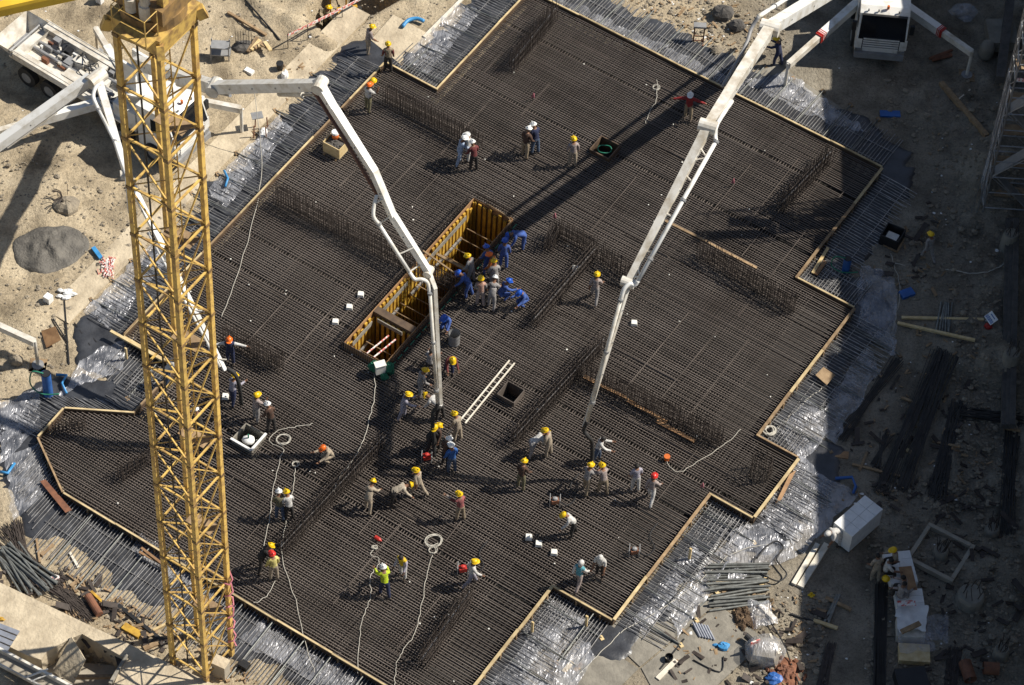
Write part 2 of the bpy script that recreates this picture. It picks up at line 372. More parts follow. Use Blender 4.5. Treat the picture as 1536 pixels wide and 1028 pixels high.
# ================================================================== REBAR MAT
mat_root = thing('rebar_mat', 'huge brown steel rebar mat filling the stepped cross-shaped raft', 'rebar mat', UV(-40.2, 67.5, 0))
def bar_mesh(m, p, q, r, n=4, segs=3, wig=.006):
    pts = []
    for k in range(segs+1):
        x = p.lerp(q, k/segs); pts.append(x+Vector((random.uniform(-wig, wig), random.uniform(-wig, wig), random.uniform(-wig, wig)*.6)))
    m.tube(pts, r, n, False)
segsB = []
v = 50.6; stepB = .116
while v < 84.3:
    if random.random() > .015:
        vj = v+random.uniform(-.014, .014)
        for a, b_ in scan(vj, 1):
            if b_-a > .3: segsB.append((b_-a, a+.04, b_-.04, vj))
    v += stepB
segsB.sort(reverse=True)
for L, a, b_, vj in segsB[:298]:
    m = MB(); z = random.uniform(-.008, .008); bar_mesh(m, UV(a, vj, z), UV(b_, vj, z), .0212, 5, 6, .008); m.build('rebar', 'rebar', mat_root)
m = MB()
for L, a, b_, vj in segsB[298:]: bar_mesh(m, UV(a, vj, 0), UV(b_, vj, 0), .0212, 5, 3)
if m.v: m.build('short_rebar', 'rebar', mat_root, kind='stuff')
m = MB(); u = -52.6; stepA = .132
while u < -26.85:
    if random.random() > .02:
        uj = u+random.uniform(-.018, .018)
        for a, b_ in scan(uj, 0):
            vs_ = np.arange(a, b_, .25)
            if len(vs_) < 3: continue
            mar = 1.75 if random.random() > .06 else .1
            okR = sdist(vs_*0+uj+mar, vs_) < 0; okL = sdist(vs_*0+uj-.12, vs_) < 0
            ok = okR & okL; s0 = None
            for k in range(len(vs_)+1):
                g = k < len(vs_) and ok[k]
                if g and s0 is None: s0 = vs_[k]
                if not g and s0 is not None:
                    e0 = vs_[k-1]+.2
                    if e0-s0 > .5:
                        bar_mesh(m, UV(uj, s0+.03, -.047), UV(uj, e0-.03, -.047), .022, 4, 5)
                    s0 = None
    u += stepA
m.build('cross_rebar', 'rebar_low', mat_root, kind='stuff')
# lap bars, spare bars and tie clutter lying on top, a little out of line
m = MB()
for k in range(90):
    u, v = random.uniform(-52, -28), random.uniform(51, 84); along = random.random() < .62; L = random.uniform(1.2, 5.5); d_ = (DA if along else DB); sw = random.gauss(0, .012); d2 = (d_+(DB if along else DA)*sw).normalized()
    p = UV(u, v, .04); q = p+d2*L; qu, qv = uv_of(q)
    if max(sdist(np.array([u, qu]), np.array([v, qv]))) > -.3 or any(h[0]-.4 < x < h[1]+.4 and h[2]-.4 < y < h[3]+.4 for h in HOLES for x, y in ((u, v), (qu, qv), ((u+qu)/2, (v+qv)/2), (u*.75+qu*.25, v*.75+qv*.25), (u*.25+qu*.75, v*.25+qv*.75))): continue
    bar_mesh(m, p, q, random.uniform(.014, .022), 4, 4)
m.build('loose_rebar', 'rebar_low', mat_root, kind='stuff')
# lower layers, coloured near black to deepen the shade in the gaps
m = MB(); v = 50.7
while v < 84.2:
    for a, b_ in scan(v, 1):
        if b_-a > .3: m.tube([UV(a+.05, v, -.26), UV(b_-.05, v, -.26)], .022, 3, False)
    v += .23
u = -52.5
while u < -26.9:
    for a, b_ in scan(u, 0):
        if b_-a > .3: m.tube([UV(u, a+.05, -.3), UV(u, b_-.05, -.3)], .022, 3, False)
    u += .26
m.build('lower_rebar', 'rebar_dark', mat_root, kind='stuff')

# ================================================================== FORMWORK AND BARS STICKING OUT
EDGE = ['beside the plastic-lined notch at the top', 'on the long upper right edge', 'on the far right corner edge', 'behind the blue pipe at right', 'beside the square plywood sheet',
        'by the coiled white hose', 'beside the leaning plank at right', 'below the rebar column cage', 'beside the shiny plastic at lower right', 'by the two white-clad workers', 'at the bottom edge of the frame',
        'on the long lower left edge', 'on the slanted far left edge', 'at the far left tip', 'on the pale edge left of the mast', 'hidden behind the crane mast', 'by the loose beam ends at left', 'on the long upper left edge', 'near the plywood walkway at the top']
ORD = 'first second third fourth fifth sixth seventh eighth ninth tenth eleventh twelfth thirteenth fourteenth fifteenth sixteenth'.split()
OUTL = [2.0, 1.9, 2.3, 1.9, 1.9, 2.3, 1.7, 2.0, 2.0, 2.2, 2.3, 2.3, 2.7, 1.9, 1.7, 1.7, 1.6, 2.0, 2.1]
OUTL = OUTL[1:]+OUTL[:1]
barcache = {}
def shared_bar(L):
    L = round(L, 1)
    if L not in barcache:
        mm = MB(); mm.tube([(0, 0, 0), (L*.5, .004, .004), (L, -.006, -.01)], .019, 5, True)
        me = bpy.data.meshes.new('rebar'); me.from_pydata(mm.v, [], mm.f); me.materials.append(MATS['rebar_steel']); barcache[L] = me
    return barcache[L]
n = len(PU)
for i in range(n):
    a = UV(*PU[i]); b_ = UV(*PU[(i+1) % n]); d = (b_-a); L = d.length; d.normalize(); nrm = Vector((-d.y, d.x, 0))   # outline runs clockwise: left normal is outward
    mid = (a+b_)/2
    t_ = thing('formwork_edge', 'timber formwork '+EDGE[i], 'formwork', mid+Vector((0, 0, ZG)), 'timber formwork round the raft')
    # plank on top in lengths
    nseg = max(1, int(round(L/2.6))); w = .125 if i in (2, 4, 6, 8, 10) else .075
    cuts = [k/nseg for k in range(nseg+1)]
    for k in range(nseg):
        p = a+d*(L*cuts[k]+.006)+nrm*(.05+random.uniform(-.022, .022)); q = a+d*(L*cuts[k+1]-.006)+nrm*(.05+random.uniform(-.012, .012))
        zt = .135+random.uniform(-.008, .008)
        m = MB(); m.beam(p+UPZ*zt, q+UPZ*(zt+random.uniform(-.01, .01)), w, .05); m.build('plank', 'timber_form' if random.random() < .8 else 'timber_old', t_)
    m = MB(); m.beam(a+nrm*.02+UPZ*(-.26), b_+nrm*.02+UPZ*(-.26), .03, .72); m.build('plywood_panel', 'ply_dark', t_)
    for k in range(int(L/1.1)):
        x = a+d*(.5+1.1*k); m = MB(); m.beam(x+nrm*.085+UPZ*(-.3), x+nrm*.085+UPZ*.1, .07, .07, d); m.build('stud', 'timber_old', t_)
    # bars
    bd = -DA if i == 12 else (-DB if i == 14 else nrm)
    rt = thing('starter_bars', 'steel bars sticking out under the formwork '+EDGE[i], 'rebar', mid+nrm+Vector((0, 0, ZG)), 'bars sticking out round the raft')
    x = .12
    while x < L-.08:
        p = a+d*x+Vector((0, 0, ZO+random.uniform(-.02, .02)))
        Lb = OUTL[i]*random.uniform(.93, 1.05)
        o = bpy.data.objects.new('rebar', shared_bar(Lb)); col.objects.link(o); o.parent = rt; o.location = p-ORG[rt.name]
        o.rotation_euler = (0, R_(random.uniform(1.2, 3.6)), math.atan2(bd.y, bd.x)+R_(random.uniform(-1.5, 1.5)))
        x += .15+random.uniform(-.02, .02)
    # cross bars lying on them
    if i not in (12, 13, 14, 15):
        for k in range(2):
            off = nrm*(.5+.85*k)+UPZ*(ZO-.07); m = MB(); m.tube([a+d*.1+off, b_-d*.1+off], .018, 4); m.build('distribution_bar', 'rebar_steel', rt)
    # props
    if i in (0, 1, 4, 6, 8, 9, 10, 11, 16, 17, 18):
        step = 1.45
        for k in range(int(L/step)):
            x = a+d*(.8+step*k+random.uniform(-.15, .15)); out = nrm
            f = x+out*(OUTL[i]+.35+random.uniform(-.1, .15))
            if i == 11 and random.random() < .2: continue
            pr = thing('formwork_prop', 'steel push prop, '+ORD[k]+' from the '+('top ' if i in (4, 6, 8, 10) else 'left ')+EDGE[i], 'prop', f+UPZ*ZG, 'steel props round the formwork')
            m = MB(); m.tube([f+UPZ*(ZG+.09), x+nrm*.12+UPZ*.02], .026, 6); m.build('push_rod', 'scaf', pr)
            m = MB(); m.tube([f+UPZ*(ZG+.07), x+nrm*.14+UPZ*(-.3)], .02, 6); m.build('lower_rod', 'scaf', pr)
            m = MB(); m.box(f+UPZ*(ZG+.05), .14, .22, .08, PH); m.build('foot_block', 'timber' if i in (8, 10) else 'timber_old', pr)
# ================================================================== WALL STARTER BARS STANDING ON THE MAT
def wall_run(p0, p1, h, label, rows=3, gap=.16, sp=.13, zb=0., capline=False):
    a = gp(*p0, zb); b_ = gp(*p1, zb); d = b_-a; L = d.length; d.normalize(); nn = Vector((-d.y, d.x, 0))
    t_ = thing('wall_starter_bars', label, 'rebar', (a+b_)/2, 'upright wall starter bars')
    m = MB()
    for r in range(rows):
        for k in range(int(L/sp)+1):
            x = a+d*(k*sp+random.uniform(-.02, .02))+nn*(r*gap-gap*(rows-1)/2)
            tp = Vector((random.uniform(-.05, .05), random.uniform(-.05, .05), h*random.uniform(.9, 1.05)))
            m.tube([x-UPZ*.3, x+tp], .0155, 3, False)
    m.build('upright_rebar', 'rebar_wall', t_, kind='stuff')
    for zz in (.18, .5, .85):
        if zz < h:
            for r in range(rows):
                o_ = nn*(r*gap-gap*(rows-1)/2+.02); m = MB(); m.tube([a+o_+UPZ*zz, b_+o_+UPZ*zz], .014, 4); m.build('tie_bar', 'rebar_wall', t_)
    if capline:
        m = MB(); m.tube([a+UPZ*h*.55, b_+UPZ*(h*.55)], .02, 4); m.build('top_bar', 'rebar_steel', t_)
wall_run((414, 303), (700, 452), 1.25, 'long upright rebar wall between the left raft edge and the core pit')
wall_run((578, 152), (722, 226), 1.1, 'upright rebar wall beside the three white-helmeted men near the top')
wall_run((768, 107), (832, 28), 1.2, 'upright rebar wall in the upper part of the raft near the top edge', capline=True)
wall_run((1170, 318), (1245, 240), 1.1, 'upright rebar wall in the shade near the far right corner', capline=True)
wall_run((1049, 384), (1190, 470), 1.1, 'upright rebar wall right of the long pump boom')
wall_run((866, 566), (1082, 668), 1.15, 'long upright rebar wall with planks along its foot right of the boom tip')
wall_run((704, 900), (632, 1002), 1.1, 'upright rebar wall near the bottom beside the worker with the red engine', capline=True)
wall_run((422, 832), (575, 668), 1.0, 'upright rebar wall crossing the lower left of the raft', capline=True)
wall_run((335, 512), (425, 556), 1.2, 'upright rebar wall just right of the crane mast')
wall_run((822, 378), (836, 350), 1.0, 'short upright rebar wall below the pink flag beside the men in blue')
wall_run((838, 352), (892, 382), 1.0, 'short upright rebar wall between the pink flag and the yellow-helmeted man')
wall_run((770, 668), (905, 520), .95, 'upright rebar wall crossing below the long pump boom', capline=True)
wall_run((892, 384), (800, 490), .9, 'upright rebar wall running down-left from behind the lone yellow-helmeted man', capline=True)
wall_run((900, 392), (960, 430), 1.1, 'short upright rebar wall beside the middle joint of the long boom')
wall_run((180, 720), (228, 690), .8, 'low upright rebar wall left of the crane mast')
wall_run((80, 648), (130, 640), .5, 'low upright rebar stubs in the far left corner of the raft')
# column cage, ring of bars on the right
def cage(px, py, r, h, label, n=26, square=False):
    c = gp(px, py, 0); t_ = thing('column_cage', label, 'rebar cage', c, 'round rebar cages'); m = MB()
    for k in range(n):
        a = 2*math.pi*k/n; x = c+Vector((r*math.cos(a), r*math.sin(a), 0)); m.tube([x-UPZ*.3, x+Vector((random.uniform(-.05, .05), random.uniform(-.05, .05), h*random.uniform(.92, 1.05)))], .015, 3, False)
    m.build('upright_rebar', 'rebar_wall', t_, kind='stuff')
    for zz in (.15, .45, .75, 1.05):
        if zz < h:
            m = MB(); m.tube([c+Vector((r*math.cos(2*math.pi*k/16), r*math.sin(2*math.pi*k/16), zz)) for k in range(17)], .014, 4, False); m.build('hoop', 'rebar_wall', t_)
cage(1140, 712, .42, 1.15, 'round dark rebar column cage standing at the right corner of the raft')
cage(985, 20, .01, .01, 'x') if False else None

# ================================================================== CORE PIT
u0_, u1_, v0_, v1_ = PIT; zt, zb = .32, -4.6
pit = thing('core_pit', 'deep rectangular core pit lined with yellow formwork beams in the middle', 'pit', UV((u0_+u1_)/2, (v0_+v1_)/2, zb))
m = MB(); m.obox(UV((u0_+u1_)/2, (v0_+v1_)/2, zb-.05), DB*(u1_-u0_)/2, DA*(v1_-v0_)/2, UPZ*.05); m.build('pit_floor', 'mat_floor', pit)
for (ua, va, ub, vb, nmx) in ((u0_, v0_, u0_, v1_, 'l'), (u1_, v0_, u1_, v1_, 'r'), (u0_, v1_, u1_, v1_, 't'), (u0_, v0_, u1_, v0_, 'b')):
    a = UV(ua, va, 0); b_ = UV(ub, vb, 0); inn = (UV((u0_+u1_)/2, (v0_+v1_)/2, 0)-(a+b_)/2); d = (b_-a).normalized(); inn = (inn-d*inn.dot(d)).normalized()
    m = MB(); m.beam(a+UPZ*((zt+zb)/2), b_+UPZ*((zt+zb)/2), .03, zt-zb); m.build('plywood_wall', 'ply', pit)
    L = (b_-a).length; k = .12
    if nmx in 'lt':
        while k < L-.05:
            m = MB(); x = a+d*k+inn*.09; m.beam(x+UPZ*zb, x+UPZ*(zt-random.choice([.08, .1, .12, .3])), .07, .15, d); m.build('formwork_beam', 'beam_yellow', pit); k += .26
for (va, vb) in ((68.3, 71.6), (65.4, 67.2), (63.2, 64.6)):                      # grey waler boards along the left wall
    m = MB(); m.beam(UV(u0_+.19, va, -.02), UV(u0_+.19, vb, -.02), .03, .26); m.build('waler_board', 'concrete_grey', pit)
for (va, vb) in ((67.4, 71.2), (65.3, 66.5), (63.3, 64.4)):
    m = MB(); m.beam(UV(u0_+.24, va, -.95), UV(u0_+.24, vb, -.95), .09, .12); m.build('steel_waler', 'steel', pit)
for vx in (71.6, 71.0, 70.4, 69.8, 69.1, 68.4, 67.8, 67.2, 66.6, 66.1, 65.6, 64.1, 63.6):
    m = MB(); m.tube([UV(u0_+.25, vx, -.7), UV(u1_-.1, vx, -.7)], .022, 6); m.build('strut', 'timber_old', pit)
m = MB(); m.beam(UV(u0_, 65.1, -.9), UV(u1_, 65.1, -.9), .34, 2.4); m.build('cross_wall', 'ply_dark', pit)
for k in range(7):
    m = MB(); x = UV(u0_+.3+.26*k, 64.87, 0); m.beam(x+UPZ*zb, x+UPZ*.15, .07, .13, DB); m.build('formwork_beam', 'beam_yellow', pit)
m = MB(); m.beam(UV(u0_+.35, 64.75, .12), UV(u1_-.4, 64.75, .12), .04, .22); m.build('waler_board', 'concrete_grey', pit)
m = MB(); m.beam(UV(u0_+.2, 69.4, -.3), UV(u1_, 69.4, -.3), .12, .08); m.build('cross_strut', 'timber_old', pit)
m = MB(); m.beam(UV(u0_-.1, 68.75, .38), UV(u1_+.1, 68.45, .38), .07, .05); m.build('cross_plank', 'timber_old', pit)
for uu in (-44.0, -43.65):
    m = MB(); m.beam(UV(uu, 63.0, .25), UV(uu+.05, 64.5, -.1), .05, .05); m.build('striped_pole', 'tape', pit)
for (pa, pb) in (((u0_-.16, v0_), (u0_-.16, v1_)), ((u0_, v0_-.16), (u1_, v0_-.16)), ((u1_+.2, v0_), (u1_+.2, v1_)), ((u0_, v1_+.16), (u1_, v1_+.16))):
    m = MB(); a = UV(*pa); b_ = UV(*pb); L = (b_-a).length; d = (b_-a).normalized()
    for k in range(int(L/.11)):
        x = a+d*(k*.11); m.tube([x-UPZ*.3, x+UPZ*random.uniform(.5, .72)], .016, 3, False)
    m.build('pit_starter_bars', 'rebar_wall', pit, kind='stuff')
    m = MB(); m.tube([a+UPZ*.55, b_+UPZ*.55], .018, 4); m.build('rim_bar', 'rebar_wall', pit)
for k, vv_ in enumerate(np.arange(63, 72.3, .45)):
    m = MB(); m.tube([UV(u1_+.28, vv_, .3), UV(u1_+.28, vv_+.3, .3)], .022, 5); m.build('green_hose_piece', 'green', pit)
m = MB(); m.tube(smoothline([UV(u1_+.05, v1_-.6, .35), UV(u1_-.05, v1_-.2, .5), UV(u0_+.6, v1_+.05, .35)], 4), .03, 5); m.build('timber_edge', 'timber_old', pit)

# box-outs in the mat
def boxout(h, name, label, mframe, rim=.05, hgt=.25):
    c = UV((h[0]+h[1])/2, (h[2]+h[3])/2, -.48); t_ = thing(name, label, 'box-out', c)
    for (ua, va, ub, vb) in ((h[0], h[2], h[1], h[2]), (h[1], h[2], h[1], h[3]), (h[1], h[3], h[0], h[3]), (h[0], h[3], h[0], h[2])):
        a = UV(ua, va, hgt/2-.3); b_ = UV(ub, vb, hgt/2-.3); m = MB(); m.beam(a, b_, rim, hgt+.55); m.build('side_board', mframe, t_)
    m = MB(); m.obox(c-UPZ*.05, DB*(h[1]-h[0])/2, DA*(h[3]-h[2])/2, UPZ*.05); m.build('bottom', 'black', t_); return t_
boxout(H_BLOCK, 'box_out', 'open white-rimmed square box-out in the mat right of the crane mast', 'concrete_grey')
c = gp(373, 662, -.05); t_ = thing('wrapped_pipe', 'dark pipe with a white plastic cap inside the white-rimmed box-out', 'pipe', c-UPZ*.4)
m = MB(); m.tube([c-UPZ*.4, c+UPZ*.05], .2, 12); m.build('pipe', 'black', t_); m = MB(); m.ell(c+UPZ*.08, .27, .25, .16, 12, 6, .08); m.build('plastic_cap', 'white', t_, smooth=True)
m = MB(); m.tube([c+UPZ*.15, c+UPZ*.45], .035, 6); m.build('green_stub', 'green', t_)
boxout(H_SHAFT, 'box_out', 'square dark shaft ringed with rebar right of the pale ladder', 'rebar_low', .03, .3)
boxout(H_GREEN, 'box_out', 'square dark box-out with a green hose coiled inside near the top', 'ply_dark')
c = gp(907, 224, .05); m = MB(); m.tube([c+Vector((.3*math.cos(a), .24*math.sin(a), .02*math.sin(3*a))) for a in np.linspace(0, 6.0, 22)], .03, 6); m.build('coiled_hose', 'green', label='green hose coil lying in the box-out near the top', cat='hose', smooth=True)
# membrane lips round the white-rimmed box
m = MB()
hB = H_BLOCK
for (ua, va, ub, vb) in ((hB[0]-.03, hB[2]-.03, hB[1]+.03, hB[2]-.03), (hB[1]+.03, hB[2]-.03, hB[1]+.03, hB[3]+.03)):
    m.beam(UV(ua, va, .27), UV(ub, vb, .27), .1, .05)
m.build('rim_strip', 'white', bpy.data.objects.get('box_out'))

# ================================================================== TOWER CRANE
MC = Vector((-11.03, 61.79, ZG)); S2 = .80; HT = 35.1
crane = thing('tower_crane', 'tall yellow lattice tower crane mast rising through the left foreground', 'crane', MC)
cor = [MC-DB*S2-DA*S2, MC+DB*S2-DA*S2, MC+DB*S2+DA*S2, MC-DB*S2+DA*S2]     # left, front, right, back
for c in cor:
    m = MB(); m.beam(c, c+UPZ*HT, .165, .165, DA); m.build('mast_leg', 'crane', crane)
bay = 2.28; nb = int(HT/bay)
for k in range(nb+1):
    z = .6+k*bay
    for i in range(4):
        a, b_ = cor[i], cor[(i+1) % 4]; d = (b_-a).normalized()
        if z < HT:
            m = MB(); m.beam(a+UPZ*z+d*.1, b_+UPZ*z-d*.1, .065, .065); m.build('mast_rung', 'crane', crane)
        if z+bay < HT+.4:
            z1 = min(z+bay, HT)
            s, e = (a, b_) if i in (1, 3) else (b_, a)
            m = MB(); m.beam(s+UPZ*(z+.1), e+UPZ*(z1-.12), .05, .05); m.build('mast_diagonal', 'crane', crane)
            if i == 1:
                m = MB(); m.beam(e+UPZ*(z+.1)-d*.0, s+UPZ*(z1-.12), .032, .032); m.build('mast_diagonal', 'crane', crane)
    if z < HT and k:
        for i in (0, 1):
            m = MB(); m.beam(cor[i]+UPZ*(z+.05), cor[i+2]+UPZ*(z+.05*(1-2*i)), .032, .032); m.build('mast_cross_brace', 'crane', crane)
    if z < HT:   # splice collars
        for c in cor:
            m = MB(); m.box(c+UPZ*z, .205, .205, .14, -PH); m.build('splice_collar', 'crane_dirty', crane)
# ladder, inner cable, clutter inside
lad = MC+DB*.25+DA*.1; m = MB()
for s in (-.2, .2): m.beam(lad+DA*s, lad+DA*s+UPZ*HT, .04, .04)
m.build('ladder_rails', 'crane', crane); m = MB()
for k in range(int(HT/.33)): m.tube([lad-DA*.2+UPZ*(.33*k), lad+DA*.2+UPZ*(.33*k)], .016, 4, False)
m.build('ladder_rungs', 'crane', crane, kind='stuff')
m = MB(); m.tube([MC-DB*.35-DA*.45, MC-DB*.35-DA*.45+UPZ*HT], .035, 6); m.build('power_cable', 'cable_black', crane)
for k in range(6):
    z = 3.3+k*5.4; m = MB(); m.obox(MC+DB*.05+DA*.45+UPZ*z, DB*.55, DA*.28, UPZ*.015); m.build('ladder_platform', 'timber_old', crane)
# red and white tape wound on the right leg
m = MB(); pts = [cor[2]+Vector((.16*math.cos(k*1.3)+.05, .16*math.sin(k*1.3)-.05, .8+k*.16+random.uniform(-.1, .1))) for k in range(32)]
m.tube(pts, .035, 4); m.build('warning_tape', 'pink', crane)
# slewing platform
TZ = MC+UPZ*HT
m = MB(); lo = [c for c in cor]; sc_ = 1.28
m.hexa([MC+(c-MC)*1.14+UPZ*(HT-.15) for c in cor]+[MC+(c-MC)*1.22+UPZ*(HT+.55) for c in cor]); m.build('collar_frame', 'crane', crane)
for i, c in enumerate(cor):
    d = (c-MC).normalized(); m = MB(); m.beam(c+d*.1+UPZ*(HT+.1), c+d*.38+UPZ*(HT+.2), .22, .45); m.build('collar_bracket', 'crane', crane)
m = MB(); m.tube([TZ+UPZ*.56, TZ+UPZ*.95], 1.0, 24); m.build('slewing_ring', 'crane_dirty', crane)
m = MB(); m.obox(TZ+UPZ*1.25, DB*.95, DA*.75, UPZ*.3); m.build('turntable', 'crane_dirty', crane)
for s in (-1, 1):
    m = MB(); x = TZ+DB*(.75*s)-DA*.45+UPZ*1.5; m.beam(x, x+UPZ*2.6-DA*.0, .24, .24, DA); m.build('tower_post', 'crane', crane)
    m = MB(); x = TZ+DB*(.75*s)+DA*.5+UPZ*1.5; m.beam(x, x+UPZ*2.6, .2, .2, DA); m.build('tower_post', 'crane', crane)
m = MB(); m.beam(TZ-DB*.7-DA*.45+UPZ*3.0, TZ+DB*.7-DA*.45+UPZ*2.3, .14, .14); m.build('tower_brace', 'crane', crane)
for s in (-.2, .32):
    m = MB(); x = TZ+DB*s-DA*.72; m.tube([x+UPZ*1.0, x+UPZ*1.5], .2, 12); m.tube([x+UPZ*1.5, x+UPZ*1.85], .155, 12); m.ell(x+UPZ*1.85, .17, .17, .12, 12, 4, half=True); m.build('slewing_motor', 'white_dirty', crane, smooth=False)
m = MB(); pf = TZ-DA*1.15+DB*.25+UPZ*.62; m.obox(pf, DB*.62, DA*.3, UPZ*.03); m.build('access_platform', 'crane', crane)
for s in (-1, 1):
    for q in (-1, 1):
        m = MB(); x = pf+DB*(.6*s)+DA*(.28*q); m.tube([x, x+UPZ*1.05], .022, 5); m.build('rail_post', 'crane', crane)
for zz in (.55, 1.05):
    m = MB(); m.tube([pf+DB*.6+DA*.28+UPZ*zz, pf+DB*.6-DA*.28+UPZ*zz, pf-DB*.6-DA*.28+UPZ*zz, pf-DB*.6+DA*.28+UPZ*zz], .02, 5); m.build('guard_rail', 'crane', crane)
# jib running off to the upper left
j0 = gp(-60, 22, 38.5); j1 = gp(103, -14, 38.5); m = MB(); m.beam(j0+(j0-j1)*1.5, j1+(j1-j0)*.6, .26, .12); m.build('jib_beam', 'jib', crane)
m = MB(); m.beam(j0+(j0-j1)*1.5+UPZ*(-.2)-Vector((0, .05, 0)), j1+(j1-j0)*.6+UPZ*(-.2)-Vector((0, .05, 0)), .08, .3); m.build('jib_web', 'jib', crane)
# ================================================================== BUILDING OFF THE RIGHT EDGE (its shadow covers the right side)
bl = thing('concrete_building', 'tall concrete building just off the right edge that shades the right side', 'building', Vector((30, 80, -.8)))
prev = 0
for y0, y1, h in ((15, 70.6, 13.0), (70.6, 76, 12.4), (76, 81, 11.9), (81, 92.5, 11.25), (92.5, 96, 11.85), (96, 101, 11.3), (101, 150, 13.6)):
    m = MB(); m.box(((24+38)/2, (y0+y1)/2, (h-.8)/2-.01), 14, y1-y0-.004, h+.8); m.build('wall_block', 'concrete_grey', bl)
    yy = y0+1.6
    while yy < y1-1.2 and y0 > 50 and y1 < 110:
        for zz in (2., 5.2, 8.4):
            m = MB(); m.box((23.99, yy, zz+.7), .06, 1.2, 1.5); w_ = m.build('window', 'glass_dark', bl); m = MB(); m.box((23.96, yy, zz-.1), .16, 1.4, .08); m.build('sill', 'concrete', w_)
        yy += 2.6
for yy, zz, rr in ((85.6, 11.25, .5), (86.9, 11.25, .65), (88.9, 11.25, .4)):
    m = MB(); m.tube([(24.7, yy, zz), (24.7, yy, zz+1.5)], rr, 16); m.ell((24.7, yy, zz+1.5), rr, rr, .25, 16, 4, half=True); m.build('roof_tank', 'white_dirty', bl)

# ================================================================== CONCRETE PUMP TRUCKS
def knuckle(root, p, axis, r, l, name='boom_joint'):
    m = MB(); m.tube([p-axis*l/2, p+axis*l/2], r, 14); m.build(name, 'white_dirty', root)
def section(root, pts, w0, h0, w1, h1, mt='white_paint', side=None):
    "one box-beam boom section along a polyline"
    m = MB(); n_ = len(pts)-1; w0 *= .86; w1 *= .86; h0 *= .84; h1 *= .84
    for k in range(n_):
        a, b_ = pts[k], pts[k+1]; f0, f1 = k/n_, (k+1)/n_
        m.beam(a, b_+(b_-a).normalized()*(.06 if k < n_-1 else 0), w0+(w1-w0)*f0, h0+(h1-h0)*f0, UPZ, w0+(w1-w0)*f1, h0+(h1-h0)*f1)
    s_ = m.build('boom_section', mt, root)
    a, b_ = pts[0], pts[-1]; d = (b_-a).normalized(); S = d.cross(UPZ).normalized()
    for f_ in (.18, .4, .62, .84):                                  # bolted bosses on the side web
        q = f_*(len(pts)-1); k = min(int(q), len(pts)-2); x = pts[k].lerp(pts[k+1], q-k); w = w0+(w1-w0)*f_
        m = MB(); m.tube([x-S*(w/2+.025), x+S*(w/2+.025)], .035, 8); m.build('boss', 'grey_paint', s_)
    return s_
def pipe(root, pts, r, mt='white_paint', k=1, name='delivery_pipe'):
    m = MB(); m.tube(smoothline(pts, k) if k > 1 else pts, r, 9); o = m.build(name, mt, root, smooth=True)
    if k == 1:
        for i in range(len(pts)-1):
            L = (pts[i+1]-pts[i]).length; d = (pts[i+1]-pts[i]).normalized(); q = .0
            while q < L:
                m = MB(); x = pts[i]+d*q; m.tube([x-d*.05, x+d*.05], r*1.45, 8); m.build('pipe_coupling', 'grey_paint', o); q += 2.6
    return o
def ram(root, a, b_, r):
    m = MB(); m.tube([a, a.lerp(b_, .58)], r, 10); o = m.build('hydraulic_ram', 'white_dirty', root); m = MB(); m.tube([a.lerp(b_, .56), b_], r*.55, 8); m.build('ram_rod', 'steel', o)
